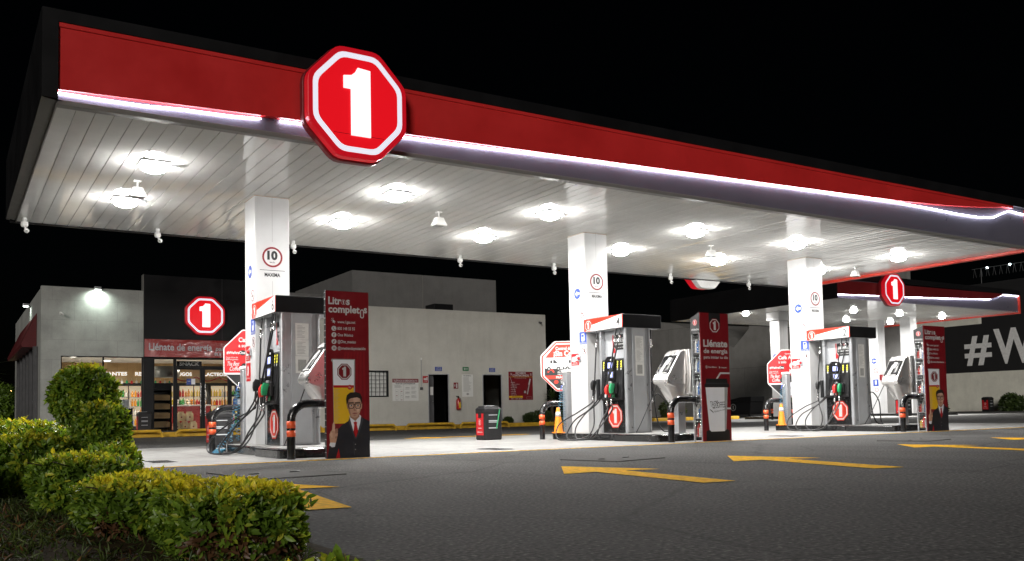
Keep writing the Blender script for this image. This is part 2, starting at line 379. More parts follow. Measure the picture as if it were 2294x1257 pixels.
# ------------------------------------------------------------------ ground, roads
g = MB(); g.add([(-250, -60, 0), (300, -60, 0), (300, 300, 0), (-250, 300, 0)], [(0, 1, 2, 3)], 'asphalt'); struct(g, 'ground')
g = MB(); g.add([(1.42, 10.9, .004), (24.5, 10.9, .004), (24.5, 18.3, .004), (1.42, 18.3, .004)], [(0, 1, 2, 3)], 'pad_concrete'); struct(g, 'concrete_pad')
g = MB(); g.add([(26.5, 25.2, .004), (48, 25.2, .004), (48, 34.5, .004), (26.5, 34.5, .004)], [(0, 1, 2, 3)], 'pad_concrete'); struct(g, 'far_concrete_pad')
g = MB(); g.box(1.42, 24.5, 10.86, 10.9, 0, .006, 'yellow_line'); struct(g, 'pad_edge_line')
g = MB()
nx, ny = 26, 60
vs = [(-14+15.32*(i/nx)**.5, -6+18.5*j/ny, .012+.05*rng.random()*(i < nx)) for j in range(ny+1) for i in range(nx+1)]
g.add(vs, [(j*(nx+1)+i, j*(nx+1)+i+1, (j+1)*(nx+1)+i+1, (j+1)*(nx+1)+i) for j in range(ny) for i in range(nx)], 'soil', True)
struct(g, 'garden_soil')
# painted arrows: (tip x, tip y, heading of the shaft)
def arrow(tip, shaft, half, barb, hl, label, col='yellow_line', z=.005):
    d = Vector((tip[0]-shaft[0], tip[1]-shaft[1])).normalized(); p = Vector((-d.y, d.x)); t = Vector(tip); b = t-d*hl
    pts = [t, b-p*barb+d*.0, b-p*half+d*.05, Vector(shaft)-p*half, Vector(shaft)+p*half, b+p*half+d*.05, b+p*barb]
    m = MB(); m.add([(q.x, q.y, z) for q in pts], [list(range(7))][::-1], col)
    o = m.build('painted_arrow'); return tag(o, label, 'road arrow', 'arrows painted on the asphalt', 'structure')
arrow((5.20, 7.36), (4.87, 4.86), .15, .50, 1.0, 'yellow arrow painted on asphalt in front of the first and second pump islands')
arrow((7.62, 7.47), (6.95, 4.90), .16, .53, 1.0, 'yellow arrow painted on asphalt in front of the second banner cabinet')
arrow((11.2, 7.76), (10.35, 4.9), .15, .5, .95, 'yellow arrow painted on asphalt cut by the picture edge')
arrow((14.05, 8.07), (13.2, 5.1), .15, .5, .95, 'small distant yellow arrow at the very edge of the lit asphalt')
arrow((2.24, 7.58), (1.91, 5.08), .14, .46, .95, 'yellow arrow mostly hidden behind the nearest hedge')
arrow((8.84, 18.75), (12.4, 18.95), .14, .5, .9, 'yellow arrow lying across the lane between trash bin and white building', z=.006)
for (x, y, sx, sy, rz, lab) in [(6.4, 8.05, .42, .42, .2, 'square steel manhole plate behind the first full yellow arrow'), (12.7, 8.5, .45, .4, .25, 'square steel manhole plate before the farthest island'), (2.70, 8.65, .42, .7, .1, 'chequered steel cover plate beyond the hedges')]:
    t = thing('manhole_cover', lab, 'manhole cover', (x, y, 0), rz, 'cover plates in the asphalt')
    m = MB(); m.box(-sx, sx, -sy, sy, 0, .009, 'plate'); m.build('plate', t, bevel=.003)
    for q in (-.5, .5):
        m = MB(); m.tube([(q*sx-.06, -.02, .006), (q*sx-.05, -.02, .012), (q*sx+.05, -.02, .012), (q*sx+.06, -.02, .006)], .006, 'black_rubber', 6); m.build('handle', t)
for (x, y, lab) in [(2.36, 12.3, 'dark drain grate in the concrete near the left hedges'), (7.03, 11.65, 'dark drain grate in the concrete between trash bin and second island'), (13.5, 11.7, 'dark drain grate in the concrete before the third island')]:
    m = MB()
    for k in range(9): m.box(x-.14+k*.032, x-.125+k*.032, y-.28, y+.28, .004, .012, 'black_rubber')
    m.box(x-.16, x+.15, y-.3, y+.3, .004, .008, 'dark_grey')
    tag(m.build('drain_grate'), lab, 'drain', 'drain grates in the pads')
# ------------------------------------------------------------------ main canopy
HC = 4.05; YF, YB, XL, XR = 10.86, 17.66, 1.0, 20.8
def soffit(x0, x1, y0, y1, z, pitch, m):
    n = round((x1-x0)/pitch); p = (x1-x0)/n; b = MB(); prof = []
    for i in range(n):
        a = x0+i*p; tl = rng.normal(0, .0009)
        gr = .005
        for pr in ([(a+gr+(p-2*gr)*k/8, -.0009*(1-(2*k/8-1)**2)+tl*(2*k/8-1)) for k in range(9)], [(a+p-gr, tl), (a+p-gr, .012), (a+p+gr, .012), (a+p+gr, 0)]):
            k = len(pr); vs = [(x, y, z+dz) for y in (y0, y1) for x, dz in pr]
            b.add(vs, [(q, q+k, q+k+1, q+1) for q in range(k-1)], m, k == 9)
    return b
can = thing('station_canopy', 'long white slatted canopy with red and black fascia over the near pump islands', 'canopy', (XL, YF, 0))
def cb(mb, name, label=None, **k):
    o = mb.build(name, can, label, **k); o.location = (-XL, -YF, 0); return o
cb(soffit(XL, XR, YF+.12, YB, HC, .2, 'ceiling_white'), 'ceiling')
b = MB(); b.box(XL, XR, YF+.06, YF+.1, 4.10, 5.02, 'fascia_white')
cb(b, 'white_fascia')
b = MB(); b.box(XL, XR, YF+.0, YF+.12, HC-.012, 4.098, 'grey_trim'); cb(b, 'lower_trim', bevel=.006)
LED = [(1.0, 4.19), (1.48, 4.19), (1.9, 4.195), (2.35, 4.225), (2.5, 4.225), (2.9, 4.235), (3.26, 4.26)], [(3.5, 4.27), (3.78, 4.28), (5.18, 4.32), (6.5, 4.355), (8.16, 4.41), (9.78, 4.445), (11, 4.48), (12.35, 4.52), (14.2, 4.565), (16.15, 4.61), (17.4, 4.605), (18.17, 4.59), (18.9, 4.6), (19.53, 4.66), (19.8, 4.76), (20.17, 4.87), (20.79, 4.84)]
redp = [(1.0, 4.20), (2.35, 4.245), (5.18, 4.335), (9.78, 4.455), (13, 4.54), (16.2, 4.625), (17.6, 4.70), (18.8, 4.79), (20.1, 4.925), (20.1, 4.945), (1.0, 4.90)]
b = MB(); b.prism(redp, (0, YF-.03, 0), X, Z, .085, 'red_panel'); cb(b, 'red_band')
b = MB(); b.box(XL, 20.2, YF-.045, YF+.06, 4.90, 4.952, 'red_panel'); cb(b, 'red_lip', bevel=.006)
for L in LED:
    b = MB(); b.tube([(x, YF+.028, z-.012) for x, z in L], .009, 'led_strip', 6); cb(b, 'led_strip')
b = MB(); b.prism([(.84, 5.09), (.84, 4.09), (1.0, 4.09), (1.0, 4.955), (XR+.15, 4.955), (XR+.15, 5.16)], (0, YF-.055, 0), X, Z, .115, 'black_panel'); cb(b, 'black_border')
b = MB(); b.box(.84, .90, YF+.06, YB+.1, 4.09, 5.12, 'black_panel'); cb(b, 'side_fascia')
b = MB(); b.add([(.84, YF-.05, 4.088), (1.0, YF-.05, 4.06), (1.0, YB+.1, 4.06), (.84, YB+.1, 4.088)], [(0, 3, 2, 1)], 'grey_trim')
b.box(.985, .998, YF, YB, 4.03, 4.12, 'grey_trim'); cb(b, 'side_soffit')
b = MB(); b.box(.90, XR+.15, YB+.0, YB+.1, 4.03, 5.12, 'black_panel'); cb(b, 'rear_fascia')
b = MB(); b.box(XR, XR+.15, YF+.06, YB, 3.985, 4.25, 'red_trim'); b.box(XR+.02, XR+.15, YF+.06, YB, 4.25, 4.95, 'red_panel'); b.box(XR, XR+.15, YF+.06, YB, 4.95, 5.14, 'black_panel'); cb(b, 'end_fascia', bevel=.008)
b = MB(); b.box(.90, XR, YF+.1, YB, 4.98, 5.04, 'dark_grey'); cb(b, 'roof')
# ceiling lamps
def canopy_lamp(lens='lamp_lens', s=1.0):
    t = thing('canopy_lamp', '', 'lamp', (0, 0, 0), 0, 'lamps under the near canopy')
    b = MB(); b.box(-.19*s, .19*s, -.19*s, .19*s, -.023, .0, 'white_paint'); b.box(.20*s, .31*s, -.05, .05, -.04, .0, 'grey_paint'); b.build('housing', t, bevel=.01)
    b = MB(); b.lathe([(.17*s, -.024), (.17*s, -.065), (.15*s, -.10), (.09*s, -.125), (.03*s, -.132)], lens, n=20); b.build('lens', t)
    return t
def lamp_light(x, y, z, pw, size=.34, spread=178, col=(1, .985, .955)):
    d = bpy.data.lights.new('lamp_light', 'AREA'); d.shape = 'DISK'; d.size = size; d.energy = pw; d.color = col; d.spread = R(spread)
    o = bpy.data.objects.new('lamp_light', d); COL.objects.link(o); o.location = (x, y, z); return o
LX = [2.36, 5.98, 8.92, 12.38, 15.3, 18.83]
cl = None
wh = ['above the hedges, left of the first column', 'right of the first column', 'between the first and second column', 'right of the second column', 'left of the third column', 'right of the third column']
for i, x in enumerate(LX):
    for j, y in enumerate((12.8, 15.1)):
        lab = 'lit square ceiling lamp %s, %s row' % (wh[i], ('front', 'rear')[j])
        if cl is None: cl = canopy_lamp(); cl.location = (x, y, HC-.004); cl['label'] = lab
        else: dup(cl, (x, y, HC-.004), lab)
        lamp_light(x, y, HC-.145, LAMP_W*(1+.15*math.sin(i*5.1+j*2.3)))
# loudspeakers and cameras hanging from the canopy
sp = thing('loudspeaker', 'white loudspeaker hanging beside the two leftmost lamps', 'loudspeaker', (2.33, 13.87, HC), 0, 'loudspeakers under the canopy')
b = MB(); b.box(-.05, .05, -.04, .04, -.02, -.003, 'white_paint'); b.tube([(0, 0, -.02), (0, 0, -.10)], .012, 'white_paint', 8); b.box(-.05, .05, -.012, .012, -.115, -.10, 'white_paint'); b.build('bracket', sp)
b = MB(); b.loft([[(-a, -a*.8, z), (a, -a*.8, z), (a, a*.8, z), (-a, a*.8, z)] for a, z in ((.07, -.11), (.085, -.16), (.115, -.235), (.115, -.25))], 'white_paint', False); b.build('cabinet', sp, bevel=.008)
b = MB(); b.box(-.09, .09, -.07, .07, -.254, -.2505, 'print_grey'); b.build('grille', sp)
for x, y, lab in [(7.18, 13.66, 'white loudspeaker hanging between the four lamps left of the second column'), (13.83, 13.84, 'white loudspeaker hanging between the second and third columns'), (19.31, 14.35, 'white loudspeaker hanging near the red canopy end')]:
    dup(sp, (x, y, HC), lab, rng.uniform(-.4, .4))
cm = thing('security_camera', 'white security camera at the left rear corner of the canopy', 'camera', (1.1, 17.3, HC), 0, 'cameras along the rear canopy edge')
b = MB(); b.lathe([(.035, -.003), (.04, -.03), (.03, -.06), (.055, -.075), (.06, -.13), (.045, -.16)], 'white_paint', n=12); b.build('mount', cm)
b = MB(); b.tube([(0, 0, -.15), (.02, .02, -.19)], .018, 'white_paint'); b.sphere((.035, .03, -.215), .042, 'white_paint'); b.build('head', cm)
b = MB(); b.lathe([(.022, 0), (.018, .012), (.004, .016)], 'sign_black', (.035, -.012, -.235), 10); b.build('camera_lens', cm)
for x, lab in [(3.25, 'white security camera on the canopy edge above the store wall lamp'), (5.8, 'white security camera just right of the first column'), (9.58, 'white security camera on the canopy edge above the white building'), (12.11, 'white security camera just left of the second column'), (15.77, 'white security camera left of the rear octagon sign'), (18.63, 'white security camera left of the third column')]:
    dup(cm, (x, 17.25, HC), lab, rng.uniform(-.6, .6))
# octagon signs
def oct_sign(loc, a, ky, dep, label, rz=0, back='sign_dark_red'):
    t = thing('octagonal_sign', label, 'sign', loc, rz, 'lit octagon signs with numeral one')
    q = lambda k: rounded([(p[0]*a*k, p[1]*a*k*ky) for p in OCT], .14*a*k)
    b = MB(); b.prism(q(1.0), (0, 0, 0), X, Z, dep*.55, 'sign_rim_red'); b.build('rim', t, bevel=.02*a)
    b = MB(); b.prism(q(1.03), (0, dep*.57, 0), X, Z, dep*.43, back); b.build('cabinet', t, bevel=.01)
    gr = G((0, -.004, 0), X, Z); o_, i_ = q(.90), q(.80)
    gr.ring(0, 0, o_, i_, 'sign_ring_white', 0); gr.build('ring', t)
    gr = G((0, -.004, 0), X, Z); gr.poly(i_, 'sign_face_red', 0); gr.rect(-.50*a, -.585*a*ky, .52*a, -.577*a*ky, 'sign_dark_red', 1); gr.build('face', t)
    b = MB(); b.prism([(p[0]*a, p[1]*a*ky) for p in ONE], (0, -.035*a, 0), X, Z, .03*a, 'sign_face_white'); b.build('numeral', t, bevel=.006*a)
    return t
oct_sign((4.42, YF-.30, 4.535), .675, 1.06, .24, 'large lit octagon sign with white one on the front of the near canopy')
oct_sign((17.5, YB+.40, 4.44), .60, 1.0, .40, 'octagon sign on the rear canopy edge, only its lower tip showing', R(180), 'white_paint')
# ------------------------------------------------------------------ columns
HI = .126; DX = 6.445; CX0, CY0, CS = 4.066, 13.923, .55
def speed_decal(t):
    g = G((CS/2, 0, 0), X, Z)
    g.ell(0, 3.08, .163, .163, 'sign_white', 1); g.circ(0, 3.08, .133, .163, 'sign_dark_red', 2)
    g.text('10', 0, 3.045, .125, 'sign_black', .165, l=3, bold=.055); g.text('km./h.', 0, 2.985, .025, 'sign_black', .085, l=3)
    g.build('speed_limit_sticker', t)
    g = G((CS/2, 0, 0), X, Z); g.rect(-.2, 2.865, .2, 2.873, 'sign_black', 1); g.text('MAXIMA', 0, 2.77, .055, 'sign_black', .25, l=1, bold=.03); g.build('maximum_lettering', t)
def column(i, label, extra=False):
    t = thing('canopy_column', label, 'column', (CX0+i*DX, CY0, 0), 0, 'white canopy columns')
    b = MB(); b.box(0, CS, 0, CS, HI+.002, HC+.01, 'column_white'); b.build('shaft', t, bevel=.008)
    g = G((CS/2, 0, 0), X, Z)
    for z0, z1 in ((HI, 2.70), (3.32, HC)): g.rect(-.0035, z0, .0035, z1, 'print_grey', .5)
    g.build('panel_joint', t)
    b = MB(); b.box(-.004, CS+.004, -.004, CS+.004, HC-.014, HC-.006, 'cardboard'); b.build('rust_line', t)
    speed_decal(t)
    S = lambda: G((0, 0, 0), NY, Z)     # face towards -X; first coordinate = -distance from the near edge
    g = S(); g.ell(-.27, 2.865, .105, .105, 'sign_blue', 1)
    g.poly([(-.345, 2.865), (-.275, 2.925), (-.275, 2.888), (-.195, 2.888), (-.195, 2.842), (-.275, 2.842), (-.275, 2.805)], 'sign_white', 2); g.build('arrow_sticker', t)
    g = S(); g.ell(-.13, 2.47, .092, .092, 'sign_white', 1); g.circ(-.13, 2.47, .078, .092, 'sign_dark_red', 2); g.line(-.19, 2.53, -.07, 2.41, .013, 'sign_dark_red', 3)
    g.rect(-.18, 2.455, -.09, 2.472, 'sign_black', 2); g.line(-.17, 2.43, -.10, 2.51, .01, 'print_grey', 2); g.build('no_smoking_sticker', t)
    g = S(); g.text('APAGUE', -.13, 2.28, .036, 'sign_grey', .17, l=1); g.text('EL', -.13, 2.22, .034, 'sign_grey', l=1); g.text('MOTOR', -.13, 2.155, .036, 'sign_grey', .15, l=1); g.build('engine_off_lettering', t)
    g = S(); g.rect(-.235, 1.855, -.005, 2.10, 'sign_blue', 1); g.poly([(-.165, 1.915), (-.075, 1.915), (-.075, 2.065), (-.165, 2.065)], 'sign_white', 2); g.rect(-.15, 2.0, -.09, 2.045, 'sign_blue', 3)
    g.line(-.06, 1.93, -.06, 2.03, .01, 'sign_white', 2); g.text('AUTOSERVICIO', -.12, 1.885, .013, 'sign_white', .2, l=2); g.text('MAGNA SUPER', -.12, 1.865, .013, 'sign_white', .2, l=2); g.build('fuel_sticker', t)
    g = S(); g.ell(-.085, 1.735, .078, .078, 'sign_white', 1); g.circ(-.085, 1.735, .067, .078, 'sign_dark_red', 2); g.line(-.135, 1.785, -.035, 1.685, .011, 'sign_dark_red', 3); g.poly([(-.10, 1.70), (-.06, 1.70), (-.075, 1.78), (-.095, 1.78)], 'sign_black', 2)
    for k in range(3): g.rect(-.14, 1.635-.03*k, -.03, 1.645-.03*k, 'sign_grey', 1)
    g.build('no_phone_sticker', t)
    g = S(); g.rect(-.52, 1.455, -.27, 1.69, 'sign_red', 1); g.poly([(-.50, 1.54), (-.50, 1.60), (-.47, 1.63), (-.38, 1.63), (-.33, 1.66), (-.29, 1.66), (-.29, 1.55), (-.37, 1.55), (-.39, 1.53)], 'sign_white', 2)
    g.text('PARO DE', -.395, 1.50, .018, 'sign_white', .15, l=2); g.text('EMERGENCIA', -.395, 1.472, .018, 'sign_white', .19, l=2); g.build('emergency_stop_sticker', t)
    b = MB(); b.box(-.03, -.002, .195, .265, 1.53, 1.64, 'grey_paint'); b.lathe([(.03, 0), (.03, .02), (.02, .035)], 'sign_red', (-.0, 0, 0)); 
    o = b.build('stop_button', t)
    for v in o.data.vertices[8:]:
        x, y, z = v.co; v.co = (-.032-z, .23+y, 1.585+x)
    if extra:
        g = S(); g.rect(-.50, 1.13, -.26, 1.42, 'sign_red', 1); g.poly([(-.44, 1.22), (-.37, 1.22), (-.35, 1.33), (-.39, 1.39), (-.43, 1.36), (-.42, 1.30)], 'sign_white', 2); g.text('EXTINTOR', -.38, 1.165, .022, 'sign_white', .18, l=2); g.build('extinguisher_sticker', t)
    return t
for i in range(3): column(i, ['white square canopy column behind the pump marked 6', 'white square canopy column behind the pump marked 4', 'white square canopy column behind the pump marked 2'][i], i == 0)
# ------------------------------------------------------------------ pump islands
def island(dx, label):
    t = thing('pump_island', label, 'island', (10.85+dx, 13.2, 0), 0, 'black edged pump islands')
    b = MB(); b.prism(rounded([(-.62, -.42), (.62, -.42), (.62, 1.62), (-.62, 1.62)], .12), (0, 0, HI), X, Y, HI-.003, 'black_gloss'); b.build('rear_kerb', t, bevel=.02)
    b = MB(); b.prism(rounded([(-.72, -1.66), (.45, -1.66), (.45, -.425), (-.72, -.425)], .12), (0, 0, HI+.002), X, Y, HI-.001, 'black_gloss'); b.build('front_kerb', t, bevel=.02)
    b = MB(); b.box(-.55, .55, -.36, 1.54, HI+.001, HI+.006, 'pad_concrete'); b.box(-.62, .36, -1.58, -.5, HI+.003, HI+.008, 'pad_concrete'); b.build('top_slab', t)
    return t
def nozzle(t, x, y, z, col, s=-1):
    b = MB(); b.loft([[(x+s*a, y-w_, z+h), (x+s*a, y+w_, z+h), (x+s*c, y+w_, z+h+k), (x+s*c, y-w_, z+h+k)] for a, c, w_, h, k in ((.02, .09, .022, -.075, -.01), (.015, .10, .030, -.03, .0), (.0, .095, .032, .03, .02), (-.02, .06, .022, .085, .02))], col, True)
    n = b.build('nozzle', t, bevel=.008)
    b = MB(); b.tube([(x, y, z+.06), (x-s*.06, y, z+.075), (x-s*.12, y, z+.03)], .013, 'steel', 8); b.build('spout', n)
    b = MB(); b.tube([(x+s*.05, y, z-.07), (x+s*.06, y, z-.15), (x+s*.065, y, z-.20)], [.018, .015, .015], 'black_rubber', 8)
    b.tube([(x+s*.03, y, z-.06), (x-s*.0, y, z-.10), (x+s*.01, y, z-.16), (x+s*.055, y, z-.185)], .007, 'black_rubber', 6); b.build('handle', n)
    b = MB(); b.lathe([(.015, 0), (.022, -.01), (.022, -.03), (.016, -.04), (.024, -.05), (.022, -.085), (.014, -.09)], 'steel', (x+s*.067, y, z-.20), 10); b.build('swivel', n)
def pump(dx, num, label, seed):
    rr = random.Random(seed); J = lambda p, a=.03: [(q[0]+rr.uniform(-a, a)*.6, q[1]+rr.uniform(-a, a), max(-.113, q[2]+rr.uniform(-a, a)*.4)) for q in p]
    t = thing('fuel_pump', label, 'fuel pump', (10.85+dx, 13.2, HI+.008), 0, 'fuel pumps')
    # near and far silver pillars
    b = MB(); b.prism(rounded([(-.30, -.40), (.30, -.40), (.30, -.315), (-.30, -.315)], .04, 4), (0, 0, 1.95), X, Y, 1.948, 'grey_metal'); b.build('near_pillar', t, bevel=.004)
    b = MB(); b.box(-.14, .17, -.408, -.401, .02, 1.94, 'grey_paint'); b.box(.235, .242, -.405, -.401, .02, 1.94, 'dark_grey'); b.build('pillar_cover', t, bevel=.002)
    b = MB(); b.box(-.30, .30, .33, .40, .002, 1.95, 'grey_metal'); b.build('far_pillar', t, bevel=.015)
    b = MB(); b.box(-.20, .20, -.315, .33, .60, 1.95, 'grey_paint'); b.build('core', t)
    b = MB(); b.box(-.285, .285, -.314, .329, .002, .60, 'black_gloss'); b.build('lower_door', t, bevel=.006)
    for s in (-1, 1):
        b = MB(); pr = [(s*.20, .60), (s*.335, .61), (s*.345, .66), (s*.30, 1.36), (s*.27, 1.385), (s*.20, 1.385)]
        b.prism(pr, (0, -.31, 0), X, Z, .63, 'black_plastic'); b.build('display_housing', t, bevel=.012)
    # -X face details
    sl = Vector((.043, 0, .70)).normalized()
    def face(z0=.66): return G((-.349+.0, 0, .66), NY, sl)
    b = MB(); ctr = [(-.12, .0), (.20, .0), (.185, .72), (.13, .775), (-.05, .775), (-.105, .72)]
    g = face(); o = g.o+g.n*.028
    b.prism(rounded([(-y_, z_) for y_, z_ in ctr], .03), o, NY, sl, .03, 'black_gloss'); b.build('bezel', t, bevel=.008)
    g = face(); g.o += g.n*.0285
    g.rect(-.09, .55, .045, .655, 'screen', 1); g.text('18.5', -.022, .61, .028, 'screen_digit', .10, l=2); g.text('402', -.022, .568, .02, 'screen_digit', .07, l=2); g.build('price_display', t)
    g = face(); g.o += g.n*.0285; g.rect(-.085, .36, .085, .49, 'dark_grey', 1); g.rect(-.065, .375, .065, .475, 'screen', 2); g.rect(-.02, .40, .035, .45, 'screen_digit', 3); g.rect(-.02, .69, .04, .72, 'sign_white', 1); g.build('card_display', t)
    b = MB(); q = g.o
    b.prism([(-.05, .16), (.06, .16), (.05, .30), (-.03, .30)], g.o+g.n*.03, NY, sl, .03, 'grey_metal'); b.build('card_reader', t, bevel=.006)
    g = face(); g.o += g.n*.0285
    for k, (c, tx) in enumerate((('sign_white', '1.80'), ('sign_red', '1.80'), ('sign_green', '1.80'))):
        g.rect(-.155+k*.105, .075, -.065+k*.105, .135, 'sign_black', 1); g.text(tx, -.11+k*.105, .095, .018, 'screen_digit', .05, l=2); g.rect(-.155+k*.105, .005, -.065+k*.105, .068, c, 1); g.text('ABC'[k], -.11+k*.105, .02, .022, 'sign_white' if k else 'sign_black', l=2)
    g.build('grade_labels', t)
    g = face()
    for y_ in (-.245, .14+.03, .275):
        for k in range(4): g.ell(y_ if y_ > 0 else y_, .66-.045*k, .017, .020, 'button_yellow' if k < 3 else 'sign_white', 2, 14)
    g.build('grade_buttons', t)
    g = G((-.2005, 0, 0), NY, Z); g.rect(-.10, 1.55, .30, 1.84, 'sign_black', 1); g.poly([(-.10, 1.84), (-.07, 1.84), (-.07, 1.62), (-.02, 1.55), (-.02, 1.50), (-.10, 1.50)], 'sign_red', 2)
    g.line(-.065, 1.84, -.065, 1.62, .008, 'sign_white', 3); g.line(-.065, 1.62, .0, 1.555, .008, 'sign_white', 3)
    g.text('800 148 55 55', .13, 1.70, .07, 'sign_white', .33, l=2, bold=.02); g.text('TU OPINIÓN ES MUY IMPORTANTE', .13, 1.645, .028, 'sign_white', .34, l=2, bold=.02); g.text('buzón web redes', .13, 1.59, .015, 'sign_white', .24, l=2); g.logo(.13, 1.80, .022, 'sign_red', 'sign_white', 'sign_red', 'sign_white', 2); g.build('phone_panel', t)
    g = G((-.2865, 0, .315), NY, Z); g.logo(.03, 0, .205, 'sign_orange', 'sign_white', 'sign_orange', 'sign_white', 1, 1.06); g.build('octagon_emblem', t)
    # nozzle boots and nozzles
    for y_ in (-.05, -.17):
        b = MB(); b.box(-.40, -.345, y_-.045, y_+.045, .73, .93, 'black_plastic'); b.build('nozzle_boot', t, bevel=.012)
    b = MB(); b.box(-.36, -.26, .38, .44, .62, 1.02, 'black_plastic'); b.build('nozzle_boot', t, bevel=.012)
    nozzle(t, -.42, -.045, .80, 'nozzle_red'); nozzle(t, -.42, -.17, .82, 'nozzle_green'); nozzle(t, -.36, .46, .90, 'black_rubber'); nozzle(t, .40, -.22, .85, 'black_rubber', 1)
    H = [[(-.34, -.194, 1.95), (-.36, -.166, 1.76), (-.42, -.037, 1.11), (-.50, .15, .63), (-.66, .40, .36), (-.80, .50, .12), (-.88, .40, -.08), (-.88, .15, -.108), (-.80, -.05, -.04), (-.66, -.08, .2), (-.52, -.05, .42), (-.487, -.045, .51)],
         [(-.34, -.30, 1.95), (-.36, -.29, 1.76), (-.44, -.15, 1.2), (-.50, .03, .8), (-.60, .33, .47), (-.74, .64, .24), (-.86, .74, .0), (-.92, .60, -.10), (-.92, .3, -.110), (-.84, .0, -.06), (-.66, -.14, .2), (-.50, -.17, .44), (-.487, -.17, .53)],
         [(-.32, .42, 1.95), (-.34, .42, 1.72), (-.37, .44, 1.0), (-.42, .42, .5), (-.55, .27, .15), (-.76, .22, -.06), (-.96, .45, -.110), (-1.04, .78, -.08), (-.92, .88, .16), (-.66, .64, .40), (-.45, .48, .54), (-.427, .46, .60)],
         [(.47, -.22, 1.95), (.47, -.22, 1.7), (.47, -.24, 1.1), (.45, -.26, .7), (.50, -.28, .25), (.62, -.30, .03), (.8, -.36, .015), (.86, -.28, .09), (.80, -.24, .5), (.62, -.22, .72), (.50, -.22, .68), (.467, -.22, .56)]]
    for h in H:
        mid = J(h[2:-1]); pts = [h[0], h[1]]+mid+[h[-1]]
        b = MB(); b.tube(spline(pts, 7), .013, 'black_rubber', 8); ho = b.build('hose', t)
        p, q = Vector(h[0]), Vector(h[1]); d = (q-p)
        b = MB(); c0 = p+d*.75; b.tube([c0, c0+d*.12, c0+d*.16, c0+d*.5, c0+d*.54, c0+d*.7], [.016, .026, .019, .019, .026, .016], 'steel', 10); b.build('breakaway', ho)
    # header
    b = MB(); b.box(-.38, .55, -.43, .75, 1.945, 2.19, 'black_panel'); b.build('header', t, bevel=.006)
    b = MB(); b.box(-.36, .53, -.41, .73, 1.936, 1.944, 'grey_paint'); b.build('header_soffit', t)
    g = G((-.3805, 0, 2.0675), NY, Z); g.rect(-.75, -.12, .43, .12, 'sign_white', 1)
    g.poly([(-.75, .12), (.40, .12), (-.55, -.01), (-.68, -.115), (-.75, -.115)], 'sign_orange', 2); g.logo(-.60, -.01, .105, 'sign_orange', 'sign_white', 'sign_orange', 'sign_white', 3)
    g.rect(.405, -.12, .43, .12, 'sign_orange', 2); g.text(num, .30, -.085, .15, 'sign_black', .10, l=2, bold=.01); g.build('header_panel', t)
    g = G((.02, -.4085, 0), X, Z)
    for z0, z1, k in ((1.55, 1.79, 0), (1.31, 1.545, 1), (1.05, 1.305, 2)):
        g.poly([(-.10, z0+.004*k), (.098, z0), (.10, z1), (-.105, z1+.004)], 'paper', 1)
        if k == 2: g.rect(-.065, z0+.04, .06, z1-.05, 'print_grey', 2)
        else:
            for r_ in range(9): g.rect(-.075, z0+.03+.021*r_, rr.uniform(.0, .075), z0+.037+.021*r_, 'sign_grey', 2)
    g.build('paper_notices', t)
    return t
def terminal(dx, label, seed):
    rr = random.Random(seed)
    t = thing('payment_terminal', label, 'payment terminal', (11.0+dx, 11.9, HI+.008), 0, 'payment terminals under silver covers')
    b = MB(); b.box(-.085, .085, -.06, .06, 0, .80, 'grey_metal'); b.box(-.12, .12, -.10, .10, 0, .012, 'grey_metal'); b.build('post', t, bevel=.006)
    pr = [(-.36, .84), (-.43, .87), (-.45, .93), (-.42, 1.0), (-.14, 1.40), (-.08, 1.45), (.06, 1.46), (.12, 1.42), (.14, 1.0), (.10, .80), (-.25, .80)]
    b = MB(); b.prism(rounded(pr, .03), (0, -.19, 0), X, Z, .38, 'silver_cloth'); b.build('covered_head', t, bevel=.02, seg=3)
    n = 40; rings = []
    for k in range(9):
        f = k/8; z = .86-.30*f; sx = .30-.13*f; sy = .205-.07*f; cx = -.13+.10*f
        rings.append([(cx+sx*math.copysign(abs(math.cos(a))**.7, math.cos(a))*(1+.10*f*math.sin(7*a+seed)), sy*math.copysign(abs(math.sin(a))**.7, math.sin(a))*(1+.13*f*math.sin(5*a+2*seed)), z+.03*f*math.sin(4*a+seed)) for a in [2*math.pi*i/n for i in range(n)]])
    b = MB(); b.loft(rings, 'silver_cloth'); b.build('skirt', t)
    rings = []
    for k in range(10):
        f = k/9; z = 1.47-.78*f; wv = .022+.03*f
        rings.append([(.055+(.09+.02*f)*math.cos(a)+wv*.4*math.sin(11*a+seed), (.232+.03*math.sin(3*f))*math.copysign(abs(math.sin(a))**.75, math.sin(a))+wv*math.sin(9*a+seed+f)*abs(math.sin(a)), z+.02*math.sin(6*a)*f) for a in [2*math.pi*i/60 for i in range(60)]])
    b = MB(); b.loft(rings, 'silver_cloth'); b.build('drape', t)
    sl = Vector((.28, 0, .40)).normalized(); g = G(Vector((-.28, 0, 1.20))+Vector((-.82, 0, .57))*.003, NY, sl)
    g.rect(-.165, -.20, .165, .205, 'black_gloss', 1); g.poly([(-.10, -.16), (-.02, -.16), (.02, .10), (-.06, .10)], 'sign_grey', 2); g.poly([(-.05, .0), (.04, .0), (.06, .15), (-.02, .16)], 'sign_white', 3); g.rect(.05, -.12, .11, .14, 'dark_grey', 2); g.rect(.07, -.1, .10, .05, 'print_grey', 3); g.rect(-.13, -.19, .12, -.165, 'sign_grey', 3)
    g.build('window', t)
    b = MB(); b.tube(spline([(-.30, .2, .9), (-.38, .35, .55), (-.46, .5, .2), (-.5, .6, .02)]), .008, 'black_rubber', 6); b.build('cable', t)
    return t
